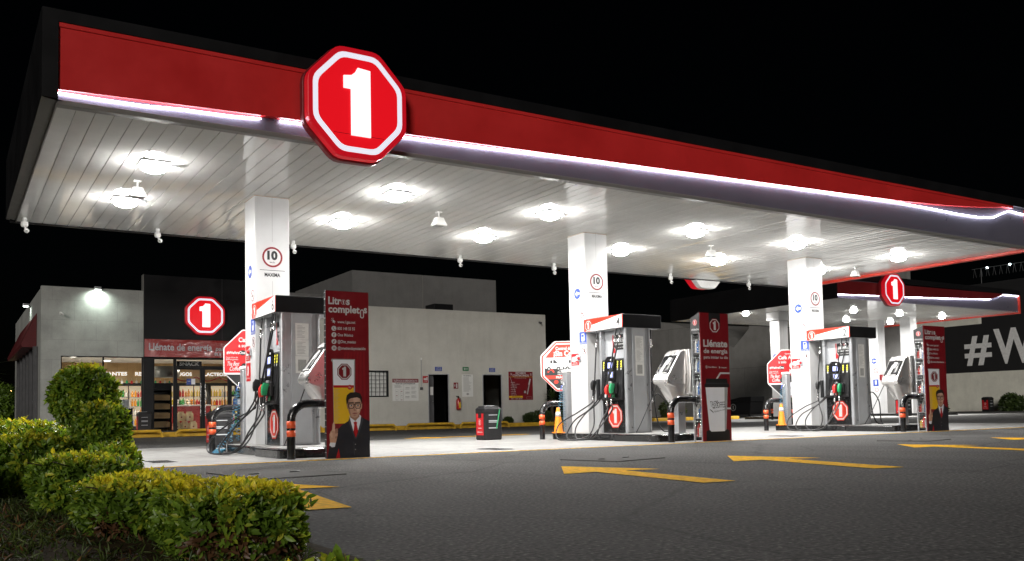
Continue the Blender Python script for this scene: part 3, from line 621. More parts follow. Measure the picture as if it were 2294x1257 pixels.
def ubar(dx, x, y, label, h=.775, wd=.90):
    t = thing('bollard', label, 'bollard', (x+dx, y, 0), 0, 'bent black guard bars')
    r = .22; pts = [(0, 0, .004), (0, 0, h-r-.055)]
    pts += [(r-r*math.cos(a), 0, h-.055-r+r*math.sin(a)) for a in [math.pi/2*k/6 for k in range(1, 7)]]
    pts += [(wd-p[0], 0, p[2]) for p in pts[::-1]]
    b = MB(); b.tube(pts, .055, 'black_gloss', 16); b.build('bar', t)
    for xx in (0, wd):
        for z0, z1 in ((.295, .375), (.405, .495)):
            b = MB(); b.lathe([(.0565, z0), (.0575, z0), (.0575, z1), (.0565, z1)], 'orange_band', (xx, 0, 0), 20); b.build('band', t)
    return t
def cone(x, y, z, label, rz=0):
    t = thing('traffic_cone', label, 'cone', (x, y, z), rz, 'orange traffic cones')
    b = MB(); b.box(-.10, .10, -.10, .10, 0, .02, 'cone_orange'); b.build('base', t, bevel=.008)
    b = MB(); b.lathe([(.092, .02), (.085, .05), (.055, .33), (.043, .42), (.03, .50), (.022, .505)], 'cone_orange', n=20); b.build('body', t)
    b = MB(); b.lathe([(.0575, .33), (.0585, .33), (.0455, .42), (.0445, .42)], 'sign_white', n=20); b.build('collar', t)
    return t
def coil(name, p0, p1, r, turns, parent, sag=.0, rad=.0035):
    p0 = Vector(p0); p1 = Vector(p1); d = (p1-p0); ax = d.normalized(); u = ax.orthogonal().normalized(); v = ax.cross(u); pts = []
    for i in range(turns*9+1):
        f = i/(turns*9); a = 2*math.pi*turns*f; c = p0+d*f+Vector((0, 0, -sag*math.sin(math.pi*f)))
        pts.append(c+u*math.cos(a)*r+v*math.sin(a)*r)
    b = MB(); b.tube(pts, rad, 'blue_coil', 5); return b.build(name, parent)
def air_tower(dx, label, low=False):
    t = thing('air_water_post', label, 'air pump', (10.52+dx, 14.66, HI+.006), 0, 'air and water posts')
    b = MB(); b.box(-.02, .12, -.05, .10, 0, 1.20, 'grey_metal'); b.build('cabinet', t, bevel=.02)
    b = MB(); b.box(-.03, .13, -.06, .11, 1.20, 1.26, 'white_paint'); b.build('cap', t, bevel=.02)
    b = MB(); b.tube([(-.03, 0, 1.0), (-.07, -.02, .98), (-.09, -.02, .9)], .012, 'steel', 8); b.tube([(-.03, .06, .95), (-.07, .06, .93), (-.09, .06, .86)], .012, 'sign_blue', 8); b.build('tap', t)
    coil('coil_hose', (-.09, -.02, .9), (-.10, -.06, .06), .028, 17, t); coil('coil_hose', (-.09, .06, .86), (-.18, .06, .04), .028, 15, t)
    if low:
        coil('coil_hose', (-.12, -.05, .35), (-.42, -.1, -.06), .04, 9, t, .05, .005)
        for k in range(5):
            b = MB(); b.tube([(-.46+.08*math.cos(a)+.02*k, -.15+.09*math.sin(a), -.125+.014*k) for a in [2*math.pi*i/18 for i in range(19)]], .009, 'blue_coil', 6); b.build('hose_loop', t)
    return t
ISL = [(-DX, '6'), (0, '4'), (DX, '2')]
nm = ['first', 'second', 'third']
for i, (dx, num) in enumerate(ISL):
    island(dx, 'black kerbed island carrying the pump marked %s' % num)
    pump(dx, num, 'black and silver fuel pump with the number %s on its white and red header' % num, 3+i)
    terminal(dx, ['silver covered payment terminal half hidden behind the large banner by pump 6', 'silver covered payment terminal standing free beside pump 4', 'silver covered payment terminal beside pump 2, cloth loose at the back'][i], i*1.7)
    ubar(dx, [10.20, 10.247, 10.10][i], 11.3, ['black guard bar with orange bands beside the large man banner', 'black guard bar with orange bands before the terminal by pump 4', 'black guard bar with orange bands before the terminal by pump 2'][i])
    ubar(dx, 10.10, 14.92, ['black guard bar with orange bands under the coffee sign left of pump 6', 'black guard bar with orange bands under the van sign left of pump 4', 'black guard bar with orange bands under the coffee sign left of pump 2'][i])
    air_tower(dx, ['grey air post with blue coils behind the column of pump 6', 'grey air post with blue coils behind the column of pump 4', 'grey air post with blue coils behind the column of pump 2'][i], i == 0)
cone(10.27, 14.60, HI+.004, 'orange traffic cone with white collar at the foot of the van sign')
cone(10.27+DX, 14.60, HI+.004, 'orange traffic cone with white collar left of the column by pump 2', .3)
# ------------------------------------------------------------------ printed banners
def man_banner(g, w_, h_):
    """poster of a man in a suit beside a measuring jug; px from the photograph's banner"""
    f = lambda x, y: ((x-733)/282*w_, (1163-y)/1092*h_)
    P = lambda pts, m, l: g.poly([f(*p) for p in pts], m, l)
    def E(cx, cy, rx, ry, m, l, n=24): g.ell(*f(cx, cy), rx/282*w_, ry/1092*h_, m, l, n)
    sx = w_/282; sy = h_/1092
    g.rect(0, 0, w_, h_, 'sign_dark_red', 1)
    for k in range(7):
        a = 745+k*40; P([(a, 1163), (a+14, 1163), (a*.5+494, 470), (a*.5+480, 470)], 'banner_ray', 2)
    g.text('Litr', *f(750, 158), 46*sy, 'sign_white', 84*sx, 'l', 3, .03); g.text('s', *f(866, 158), 46*sy, 'sign_white', 24*sx, 'l', 3, .03)
    g.logo(*f(848, 143), 17*sx, 'sign_dark_red', 'sign_white', 'sign_dark_red', 'sign_white', 3)
    g.text('complet', *f(750, 212), 45*sy, 'sign_white', 206*sx, 'l', 3, .03); g.text('s', *f(983, 208), 46*sy, 'sign_white', 22*sx, 'l', 3, .03)
    pill = [(971+13*math.cos(a), (198 if math.sin(a) < 0 else 232)-(-13)*math.sin(a)) for a in [2*math.pi*i/20 for i in range(20)]]
    inn = [(971+7*(p[0]-971)/13, 215+(p[1]-215)*.80) for p in pill]
    q = lambda L: [tuple(f(*p)) for p in L]
    g.ring(0, 0, q(pill), q(inn), 'sign_white', 3)
    for k, (y, tx, x1) in enumerate([(274, 'www.1gas.net', 926), (318, '800 148 55 55', 922), (360, 'One México', 910), (404, '@One_mexico', 928), (447, '@onetiendayestación', 992)]):
        g.text(tx, *f(808, y+9), 19*sy, 'sign_white', (x1-808)*sx, 'l', 3, .012)
        if k == 0:
            P([(776, 258), (797, 274), (788, 276), (793, 284), (789, 286), (784, 278), (778, 283)], 'sign_white', 3)
            for a, b_ in ((769, 252), (777, 249), (766, 262)): P([(a, b_), (a+3, b_), (a+5, b_+7), (a+2, b_+7)], 'sign_white', 3)
        else:
            E(785, y, 16, 16*sx/sy*.98, 'sign_white', 3)
            if k == 1: P([(778, y-8), (782, y-9), (784, y-3), (782, y), (788, y+6), (792, y+3), (795, y+6), (791, y+10), (782, y+4)], 'sign_dark_red', 4)
            if k == 2: g.text('f', *f(785, y+12), 22*sy, 'sign_dark_red', 10*sx, 'c', 4, .02)
            if k == 3: E(782, y+4, 5, 5, 'sign_dark_red', 4); P([(786, y-9), (789, y-9), (793, y-4), (789, y-5), (789, y+4), (786, y+4)], 'sign_dark_red', 4)
            if k == 4: g.ring(0, 0, q([(777, y-8), (793, y-8), (793, y+8), (777, y+8)]), q([(779, y-6), (791, y-6), (791, y+6), (779, y+6)]), 'sign_dark_red', 4); E(785, y, 4, 4, 'sign_dark_red', 4)
    P([(770, 518), (921, 518), (921, 532), (916, 940), (778, 940), (774, 545), (764, 526)], 'sign_grey', 3)
    P([(776, 524), (914, 524), (912, 692), (778, 692)], 'cup_white', 4); P([(778, 690), (912, 690), (911, 706), (778, 706)], 'sign_red', 5); P([(778, 706), (911, 706), (906, 940), (780, 940)], 'sign_yellow', 4)
    E(885, 703, 15, 16, 'sign_red', 6); g.text('1Lt', *f(885, 709), 11*sy, 'sign_white', 16*sx, 'c', 7)
    for k in range(26): P([(784, 716+k*8.6), (784+(22 if k % 3 else 34), 716+k*8.6), (784+(22 if k % 3 else 34), 718+k*8.6), (784, 718+k*8.6)], 'kraft', 5)
    g.logo(*f(850, 601), 46*sx, 'sign_dark_red', 'sign_white', 'sign_dark_red', 'sign_white', 5, sy/sx*1.14)
    # suit, shirt, tie
    P([(735, 1163), (742, 1125), (752, 1075), (785, 1078), (792, 1040), (800, 985), (824, 955), (872, 925), (885, 893), (948, 886), (962, 902), (1014, 930), (1014, 1163)], 'suit', 8)
    P([(790, 1163), (808, 1100), (818, 1163)], 'sign_red', 9)
    P([(880, 890), (946, 884), (957, 893), (951, 935), (934, 1004), (921, 1034), (903, 985), (889, 935)], 'shirt', 9)
    P([(906, 934), (918, 928), (930, 934), (928, 950), (938, 1000), (920, 1036), (904, 1005), (911, 950)], 'sign_red', 10)
    P([(906, 934), (918, 928), (930, 934), (927, 952), (911, 952)], 'extinguisher_red', 11)
    for L in ([(872, 925), (882, 905), (903, 985), (921, 1036), (915, 1046)], [(962, 902), (972, 918), (945, 1000), (924, 1046), (921, 1036)]): P(L, 'suit_edge', 10)
    P([(905, 1060), (909, 1060), (912, 1150), (908, 1150)], 'suit_edge', 10)
    for y in (1078, 1112): E(917, y, 3, 3, 'sign_grey', 11, 10)
    # neck, head, hair
    P([(886, 865), (940, 865), (946, 896), (918, 926), (884, 900)], 'skin_shade', 11)
    face = [(866, 800), (870, 775), (890, 760), (930, 757), (952, 772), (958, 800), (957, 840), (948, 872), (932, 898), (914, 904), (894, 898), (878, 874), (870, 840)]
    P(face, 'skin', 12); P([(862, 815), (869, 812), (873, 845), (867, 846)], 'skin_shade', 11); P([(957, 815), (965, 812), (962, 845), (955, 848)], 'skin', 11)
    P([(866, 800), (870, 775), (884, 766), (880, 800), (882, 850), (892, 897), (878, 874), (870, 840)], 'skin_shade', 13)
    P([(905, 770), (935, 768), (945, 790), (925, 800), (905, 798)], 'skin_light', 13); P([(925, 838), (948, 835), (944, 862), (930, 868)], 'skin_light', 13)
    P([(861, 815), (858, 780), (864, 755), (885, 738), (925, 735), (952, 745), (962, 770), (962, 808), (955, 795), (950, 778), (930, 770), (890, 776), (874, 785), (868, 810)], 'hair', 14)
    for cx in (892, 936):
        P([(cx-20, 803), (cx+16, 801), (cx+17, 807), (cx-20, 810)], 'hair', 14); E(cx-1, 824, 9, 5, 'sign_white', 14, 14); E(cx, 824, 4.5, 5, 'hair', 15, 12)
        fr = [(cx-21, 812), (cx+19, 811), (cx+20, 830), (cx+12, 844), (cx-13, 845), (cx-21, 832)]; ii = [(cx-1+(p[0]-cx+1)*.78, 828+(p[1]-828)*.76) for p in fr]
        g.ring(0, 0, q(fr), q(ii), 'sign_black', 16)
    P([(911, 816), (917, 816), (917, 821), (911, 821)], 'sign_black', 16); P([(911, 830), (917, 830), (924, 855), (916, 860), (906, 857)], 'skin_shade', 15); P([(914, 826), (918, 826), (920, 850), (915, 850)], 'skin_light', 16)
    P([(898, 874), (914, 870), (932, 873), (928, 880), (914, 883), (902, 880)], 'lip', 15); P([(897, 873), (933, 872), (914, 876)], 'sign_dark_red', 16); P([(902, 888), (926, 887), (914, 894)], 'skin_shade', 15)
    # raised hand with index finger
    P([(748, 1078), (757, 1052), (790, 1060), (783, 1090), (765, 1092)], 'shirt', 9)
    P([(752, 1060), (748, 1010), (756, 990), (768, 980), (800, 975), (804, 1005), (796, 1040), (790, 1064)], 'skin', 10)
    P([(766, 985), (769, 945), (775, 930), (783, 934), (785, 960), (783, 990)], 'skin_light', 11); P([(784, 985), (789, 972), (801, 970), (805, 985), (802, 1002), (786, 1004)], 'skin_shade', 11)
    P([(785, 1006), (803, 1004), (801, 1020), (785, 1022)], 'skin', 12); P([(785, 1023), (799, 1021), (796, 1036), (784, 1036)], 'skin_shade', 12); P([(752, 1010), (760, 992), (768, 1000), (770, 1030), (762, 1030)], 'skin_light', 11)
def energy_banner(g, w_, h_):
    f = lambda x, y: ((x-1448)/242*w_, (1190-y)/1110*h_)
    P = lambda pts, m, l: g.poly([f(*p) for p in pts], m, l); sx = w_/242; sy = h_/1110
    g.rect(0, 0, w_, h_, 'sign_dark_red', 1); P([(1523, 80), (1620, 80), (1620, 190), (1523, 190)], 'sign_black', 2)
    g.logo(*f(1571, 190), 45*sx, 'sign_dark_red', 'sign_white', 'sign_dark_red', 'sign_white', 3, sy/sx*1.4)
    g.text('Llénate', *f(1471, 374), 58*sy, 'sign_white', 206*sx, 'l', 3, .03); g.text('de energía', *f(1472, 430), 38*sy, 'sign_white', 204*sx, 'l', 3, .025); g.text('para iniciar tu día', *f(1472, 478), 25*sy, 'sign_white', 205*sx, 'l', 3, .015)
    g.logo(*f(1493, 551), 9*sx, 'sign_dark_red', 'sign_white', 'sign_white', 'sign_white', 3); g.text('One México', *f(1508, 558), 13*sy, 'sign_white', 70*sx, 'l', 3); g.text('1gas.net', *f(1618, 560), 13*sy, 'sign_white', 46*sx, 'l', 3); P([(1598, 540), (1612, 558), (1604, 558), (1600, 566)], 'sign_white', 3)
    P([(1570, 652), (1605, 597), (1690, 597), (1690, 611), (1612, 611), (1586, 652)], 'sign_white', 2); P([(1650, 905), (1690, 905), (1690, 920), (1650, 920)], 'sign_white', 2)
    P([(1475, 1105), (1500, 1092), (1650, 1092), (1674, 1105), (1674, 1188), (1475, 1188)], 'sign_black', 3)
    P([(1478, 728), (1668, 728), (1646, 1095), (1630, 1110), (1518, 1110), (1502, 1095)], 'cup_white', 4); P([(1640, 728), (1668, 728), (1646, 1095), (1630, 1110)], 'sign_grey', 5)
    P([(1483, 652), (1664, 652), (1668, 695), (1680, 700), (1680, 726), (1470, 726), (1470, 700), (1480, 695)], 'sign_black', 5); P([(1483, 690), (1668, 690), (1668, 696), (1483, 696)], 'suit_edge', 6)
    g.text('TASTE', *f(1548, 893), 46*sy, 'sign_black', 68*sx, 'c', 6, -.0, .05); g.text('COFFEE.', *f(1602, 905), 50*sy, 'sign_black', 86*sx, 'c', 6, -.0, .05); g.text('we', *f(1543, 912), 20*sy, 'sign_black', 24*sx, 'c', 6, .02); g.text('fabrique en casa', *f(1592, 935), 13*sy, 'sign_black', 92*sx, 'c', 6, 0, .15)
    for k in range(5): P([(1508+k*6, 915+k*5), (1511+k*6, 915+k*5), (1520+k*5, 930+k*5), (1517+k*5, 931+k*5)], 'sign_black', 6)
HB = 2.19
t = thing('banner_stand', 'tall red banner with a suited man beside pump 6, standing nearest', 'banner', (4.16, 11.1, 0), 0, 'tall red advertising banners')
for x in (.0, .565):
    b = MB(); b.box(x, x+.03, .01, .07, .003, HB, 'sign_black'); b.build('upright', t)
b = MB(); b.box(.03, .565, .02, .06, HB-.04, HB, 'sign_black'); b.box(.03, .565, .02, .06, .01, .05, 'sign_black'); b.box(.03, .565, .025, .05, 1.1, 1.13, 'sign_black'); b.build('crossbar', t)
b = MB()
for k in range(26): b.tube([(-.004, .008, .08+k*.083), (-.008, .03, .085+k*.083), (-.002, .06, .08+k*.083)], .004, 'sign_white', 5)
b.build('lacing', t)
g = G((0, .006, .006), X, Z, .0007); man_banner(g, .597, HB-.01); g.build('printed_sheet', t)
b = MB(); b.box(.001, .596, .0065, .0095, .006, HB-.006, 'sign_dark_red'); b.build('backing', t)
def cabinet(x0, wd, dep, label, art):
    t = thing('merchandise_cabinet', label, 'display cabinet', (x0, 11.1, 0), 0, 'tall red advertising banners')
    hb = 2.185; b = MB()
    for xx in (.0, wd-.025):
        for yy in (.012, dep-.025): b.box(xx, xx+.025, yy, yy+.025, .003, hb-(.0 if yy < .1 else .08), 'grey_metal')
    b.box(.025, wd-.025, .012, dep, .05, .075, 'sign_black'); b.build('frame', t)
    b = MB(); b.box(.012, wd-.004, .013, .02, .03, hb-.01, 'sign_black'); b.box(wd-.012, wd, .02, dep, .03, hb-.10, 'sign_black'); b.box(.02, wd-.012, dep-.012, dep, .03, hb-.10, 'sign_black'); b.build('back_panel', t)
    b = MB(); b.prism([(-dep, hb-.08), (-dep, 1.83), (-.01, 1.83), (-.01, hb)], (-.006, 0, 0), NY, Z, .02, 'sign_black'); b.build('side_header', t)
    g = G((-.0065, 0, 0), NY, Z); c = -dep/2; g.logo(c, 2.02, .05, 'sign_red', 'sign_white', 'sign_red', 'sign_white', 1); g.build('header_emblem', t); g = G((-.0065, 0, 0), NY, Z); g.text('#WeAreOne', c, 1.885, .032, 'sign_white', .18, l=1, bold=.02); g.build('header_lettering', t)
    b = MB()
    for k in range(6): b.tube([(-.003, .02+k*(dep-.04)/5, .08), (-.003, .02+k*(dep-.04)/5, 1.83)], .0028, 'steel', 5)
    for k in range(30): b.tube([(-.006, .012, .10+k*.06), (-.006, dep-.012, .10+k*.06)], .0028, 'steel', 5)
    b.build('wire_door', t)
    b = MB()
    for z in (.38, .78, 1.16, 1.5): b.box(.012, wd-.02, .03, dep-.02, z, z+.012, 'grey_metal')
    b.build('shelf', t)
    g = G((0, -.001, .006), X, Z, .0007); art(g, wd, hb-.008); g.build('printed_sheet', t)
    b = MB(); b.box(.001, wd-.001, -.0005, .0125, .004, hb-.003, 'sign_dark_red'); b.build('front_panel', t)
    return t
CABS = [(10.775, .665, .22, 'tall red cabinet with a coffee cup picture beside the terminal of pump 4', energy_banner), (17.06, .74, .22, 'tall red cabinet with a suited man picture at the third island', man_banner)]
for c in CABS: cabinet(*c)
oil = None
cols = [('bottle_blue', 'blue'), ('bottle_white', 'white'), ('bottle_red', 'red'), ('bottle_yellow', 'yellow')]
for ci, (x0, wd, dep, *_r) in enumerate(CABS):
    for z in (.076, .392, .792, 1.172, 1.512):
        for k in range(3):
            c, cn = cols[(k+int(z*10)+ci) % 4]
            b = MB(); h = .17+.03*((k+ci) % 3)
            b.loft([[(-.03*s_, -.024*s_, zz), (.03*s_, -.024*s_, zz), (.03*s_, .024*s_, zz), (-.03*s_, .024*s_, zz)] for s_, zz in ((1, 0), (1.05, .02), (1.05, h*.7), (.5, h*.86), (.42, h))], c, False)
            o = b.build('oil_bottle'); o.location = (x0+.07, 11.1+.055+k*.055, z+.001)
            tag(o, '%s oil bottle on a shelf inside the %s wire cabinet' % (cn, ('coffee cup', 'suited man')[ci]), 'bottle', '%s oil bottles in the %s cabinet' % (cn, ('coffee cup', 'man')[ci]))
# ------------------------------------------------------------------ octagon advertising boards
def ad_board(loc, a, rz, label, art, back=False):
    t = thing('advertising_board', label, 'advertising sign', (loc[0], loc[1], 0), rz, 'octagon advertising boards')
    z = loc[2]; q = lambda k: rounded([(p[0]*a*k, p[1]*a*k) for p in OCT], .05*a)
    b = MB(); b.prism(q(1), (0, 0, z), X, Z, .03, 'sign_white'); b.build('board', t, bevel=.004)
    if back:
        b = MB(); b.prism([(p[0]-.05*a, p[1]+.05*a) for p in q(.98)], (0, .12, z), X, Z, .02, 'sign_white'); b.build('rear_board', t)
    b = MB(); b.tube([(-.12, .06, .78), (-.12, .05, z-.5*a)], .02, 'sign_black', 10); b.box(-.15, -.09, .02, .1, .74, .82, 'sign_black'); b.build('post', t)
    g = G((0, -.0005, z), X, Z, .0009); art(g, a); g.build('printed_face', t)
    return t
def coffee(g, a):
    P = lambda pts, m, l: g.poly([(p[0]*a, p[1]*a) for p in pts], m, l)
    T = lambda s, x, y, h, w_=None, al='l', m='sign_white', l=3, bold=.02, sl=0: g.text(s, x*a, y*a, h*a, m, w_*a if w_ else None, al, l, bold, 0, sl)
    o = rounded([(p[0]*.965, p[1]*.965) for p in OCT], .05)
    P(o, 'sign_orange' if False else 'sign_red', 1)
    P([(-.93, -.43), (-.42, -.95), (.42, -.95), (.93, -.43)], 'sign_black', 2); P([(-.965, -.40), (.965, -.40), (.94, -.46), (-.94, -.46)], 'sign_white', 3)
    T('Cargando gasolina', -.26, .80, .055, .62); T('Café Americano', -.53, .60, .14, 1.22, bold=.03); T('a solo', -.53, .43, .11, .32); T('$5', -.10, .02, .44, .66, bold=.04)
    g.ell(-.40*a, .245*a, .10*a, .085*a, 'sign_black', 2); T('#WeAreOne', -.90, .21, .085, .58, bold=.03, l=4); T('Carga mínima de', -.92, .075, .05, .36, bold=0); T('$400 en gasolina', -.92, .01, .05, .38, bold=0)
    T('The Best', -.90, -.17, .13, .38, sl=.25, bold=.01); T('Coffee', -.82, -.33, .13, .34, sl=.25, bold=.01)
    for dx in (0, .62):
        P([(-.45+dx, -.37), (.05+dx, -.37), (-.02+dx, -.93), (-.36+dx, -.93)], 'cup_white', 5); P([(-.50+dx, -.25), (-.40+dx, -.10), (.0+dx, -.08), (.09+dx, -.22), (.08+dx, -.36), (-.47+dx, -.38)], 'sign_black', 6)
        P([(-.50+dx, -.27), (.09+dx, -.24), (.08+dx, -.28), (-.50+dx, -.31)], 'suit_edge', 7)
        T('TASTE COFFEE', -.36+dx, -.66, .10, .33, m='sign_black', l=6, bold=0)
def fleet(g, a):
    P = lambda pts, m, l: g.poly([(p[0]*a, p[1]*a) for p in pts], m, l)
    T = lambda s, x, y, h, w_=None, al='l', m='sign_white', l=4, bold=.02: g.text(s, x*a, y*a, h*a, m, w_*a if w_ else None, al, l, bold)
    P(rounded([(p[0]*.985, p[1]*.985) for p in OCT], .05), 'sign_orange', 1); P(rounded([(p[0]*.93, p[1]*.93) for p in OCT], .05), 'sign_white', 2)
    P([(-.40, .875), (.40, .875), (.86, .40), (.86, .40), (.3, .42), (-.2, .36), (-.84, .35)], 'sign_orange', 3)
    P([(-.86, .34), (-.2, .34), (.3, .40), (.86, .38), (.87, .0), (-.87, .0)], 'cup_white', 3)
    T('Control de flotilla', -.42, .66, .12, 1.0, bold=.03); T('¡Sin Costo!', -.50, .42, .20, 1.1, bold=.04)
    P([(-.87, 0), (.87, 0), (.87, -.38), (.38, -.87), (-.38, -.87), (-.87, -.38)], 'sign_black', 3)
    for ox in (-.62, .12):
        P([(-.22+ox, .28), (.14+ox, .30), (.30+ox, .13), (.46+ox, .08), (.48+ox, -.10), (-.22+ox, -.08)], 'sign_white', 5); P([(.10+ox, .26), (.16+ox, .26), (.28+ox, .13), (.10+ox, .13)], 'sign_black', 6); P([(-.02+ox, .24), (.06+ox, .25), (.06+ox, .13), (-.02+ox, .13)], 'sign_black', 6)
        P([(.18+ox, .27), (.20+ox, .27), (.44+ox, .11), (.30+ox, .12)], 'sign_grey', 6); P([(.34+ox, .02), (.47+ox, .03), (.47+ox, -.04), (.34+ox, -.05)], 'sign_grey', 6)
        for cx in (-.08, .30): g.ell((cx+ox)*a, -.09*a, .075*a, .085*a, 'sign_black', 7); g.ell((cx+ox)*a, -.09*a, .035*a, .04*a, 'sign_grey', 8)
    g.ring(0, 0, [(p[0]*a, p[1]*a) for p in [(-.62+.14*math.cos(x), -.24+.14*math.sin(x)) for x in [math.pi*i/10 for i in range(11)]]], [(p[0]*a, p[1]*a) for p in [(-.62+.08*math.cos(x), -.24+.08*math.sin(x)) for x in [math.pi*i/10 for i in range(11)]]], 'sign_orange', 4)
    for k in range(3): T(('Control', 'diario y', 'reportes')[k], -.36, -.17-.08*k, .055, .28)
    P([(-.87, -.36), (.87, -.36), (.74, -.50), (-.74, -.50)], 'sign_orange', 4); T('PRÁCTICAS HOY', -.42, -.475, .085, .9, bold=.03, l=5)
    g.ell(-.42*a, -.62*a, .09*a, .07*a, 'sign_orange', 4); 
    for k in range(3): T(('Ahorra', 'tiempo y', 'dinero')[k], -.24, -.56-.06*k, .045, .22)
    P([(.10, -.55), (.22, -.55), (.22, -.70), (.10, -.70)], 'sign_orange', 4); T('Tel 800 148 55 55', -.24, -.83, .07, .5, bold=.03)
ad_board((4.47, 15.3, 1.53), .525, R(-16), 'red octagon coffee board left of the column of pump 6', coffee)
ad_board((11.0, 15.3, 1.50), .525, R(-33), 'octagon board with two white vans left of the column of pump 4', fleet, True)
ad_board((17.95, 15.3, 1.40), .60, R(-40), 'red octagon coffee board left of the column of pump 2, price readable', coffee)
# ------------------------------------------------------------------ bins
def bin_(x, y, z, s, label, rz=0):
    t = thing('trash_bin', label, 'trash bin', (x, y, z), rz, 'black trash bins with red panels'); S = lambda v: v*s
    b = MB(); b.loft([[(S(u_), S(v_), S(zz)) for u_, v_ in ((a, a), (.41-a, a), (.41-a, .36-a), (a, .36-a))] for a, zz in ((.012, .002), (.0, .03), (.0, .56), (-.004, .565), (-.004, .64), (.03, .67))], 'black_plastic', False); b.build('body', t, bevel=.012*s)
    b = MB(); b.box(S(.1), S(.3), S(.1), S(.26), S(.668), S(.70), 'grey_metal'); b.box(S(.04), S(.37), S(.04), S(.32), S(.664), S(.69), 'black_plastic'); b.build('lid', t, bevel=.008*s)
    g = G((-.001, 0, 0), NY, Z); g.rect(S(-.33), S(.10), S(-.04), S(.54), 'sign_red', 1); g.rect(S(-.25), S(.45), S(-.12), S(.54), 'sign_black', 2); g.logo(S(-.185), S(.36), S(.06), 'sign_red', 'sign_white', 'sign_red', 'sign_white', 2); g.rect(S(-.25), S(.235), S(-.12), S(.25), 'sign_white', 2); g.text('#WeAreOne', S(-.185), S(.15), S(.03), 'sign_white', S(.2)); g.build('red_panel', t)
    for z0 in (.38, .235):
        b = MB(); b.box(S(.10), S(.30), S(-.012), S(.0), S(z0), S(z0+.02), 'grey_paint'); b.box(S(.10), S(.115), S(-.012), 0, S(z0+.02), S(z0+.12), 'black_plastic'); b.box(S(.285), S(.30), S(-.012), 0, S(z0+.02), S(z0+.12), 'black_plastic'); b.box(S(.10), S(.30), S(-.012), 0, S(z0+.12), S(z0+.135), 'grey_paint'); b.box(S(.115), S(.285), S(-.003), S(-.001), S(z0+.02), S(z0+.12), 'black_wall'); b.build('slot', t)
    return t
bin_(9.22, 15.70, .005, 1, 'black trash bin with a green stick, alone at the rear of the pad')
bin_(4.16, 17.1, .005, 1, 'black trash bin at the far left, behind the guard bar of pump 6')
bin_(5.16, 30.45, .155, .95, 'black trash bin standing against the store front by the display rack')
bin_(60.9, 34.95, .003, 1.45, 'black trash bin in front of the lettered wall')
bin_(40.3, 27.4, .004, 1.45, 'black trash bin on the far island behind the terminal of pump 2')
b = MB(); b.tube([(9.485, 15.67, .23), (9.56, 15.66, .62)], .011, 'nozzle_green', 8); tag(b.build('broom_stick'), 'bright green stick leaning in the slots of the trash bin', 'stick')
# ------------------------------------------------------------------ pavement and yellow kerb before the buildings
b = MB(); b.box(-6, 24.5, 30.1, 39, 0, .15, 'pad_concrete'); struct(b, 'pavement')
b = MB(); b.box(-6, 24.5, 29.95, 30.1, 0, .156, 'yellow_paint'); tag(b.build('kerb', bevel=.02), None, None, None, 'structure')
RA = [(.4, 2.6, 'left end of the store'), (3.2, 5.75, 'shop window'), (6.15, 8.35, 'shop door'), (8.75, 11.0, 'stretch behind pump 6'), (11.5, 13.75, 'barred window'), (14.15, 16.18, 'first dark doorway'), (16.4, 18.55, 'second dark doorway')]
for x0, x1, lb in RA:
    b = MB(); b.tube(spline([(x0, 29.72, .0), (x0+.01, 29.72, .10), (x0+.10, 29.72, .185), (x0+.25, 29.72, .20), (x1-.25, 29.72, .20), (x1-.10, 29.72, .185), (x1-.01, 29.72, .10), (x1, 29.72, 0)], 5), .042, 'yellow_paint', 10)
    tag(b.build('wheel_stop_rail'), 'low yellow pipe rail on the asphalt before the '+lb, 'rail', 'yellow pipe rails before the kerb')
# ------------------------------------------------------------------ convenience store
ST = thing('convenience_store', 'low store with pale tiled front, tall black entrance block and lit interior', 'store building', (2.44, 31, .15))
def sb(mb, name, label=None, par=None, **k):
    o = mb.build(name, par or ST, label, **k)
    if not par: o.location = (-2.44, -31, -.15)
    return o
b = MB(); b.box(2.44, 3.0, 31, 31.25, .15, 4.76, 'store_tile'); b.box(3.0, 5.40, 31, 31.25, 2.60, 4.76, 'store_tile'); b.box(2.44, 2.70, 31.25, 43, .15, 4.70, 'store_tile'); b.box(2.70, 10.25, 42.8, 43, .15, 4.7, 'grey_stucco')
sb(b, 'tiled_wall')
b = MB(); b.box(5.40, 10.25, 30.93, 31.35, 2.585, 5.29, 'black_panel'); b.box(10.05, 10.25, 31.35, 42.8, .15, 5.25, 'grey_stucco'); b.box(5.40, 5.71, 30.95, 31.3, .15, 2.583, 'black_panel'); sb(b, 'black_block', bevel=.01)
b = MB(); b.box(5.395, 5.402, 30.925, 31.3, 2.6, 5.3, 'grey_trim'); b.box(7.9, 7.906, 30.926, 30.931, 3.2, 5.29, 'dark_grey'); sb(b, 'joint')
b = MB(); b.box(2.70, 10.05, 31.36, 42.8, 4.4, 4.55, 'dark_grey'); sb(b, 'roof')
b = MB(); b.box(2.71, 10.04, 31.30, 37.0, .152, .16, 'store_floor'); sb(b, 'shop_floor')
b = MB(); b.box(2.71, 10.04, 31.26, 37.0, 2.75, 2.80, 'store_ceiling'); sb(b, 'shop_ceiling')
b = MB(); b.box(2.71, 10.04, 37.0, 37.1, .16, 2.75, 'wood_panel'); b.box(10.0, 10.04, 31.4, 37.0, .16, 2.75, 'wood_panel'); sb(b, 'shop_rear_wall')
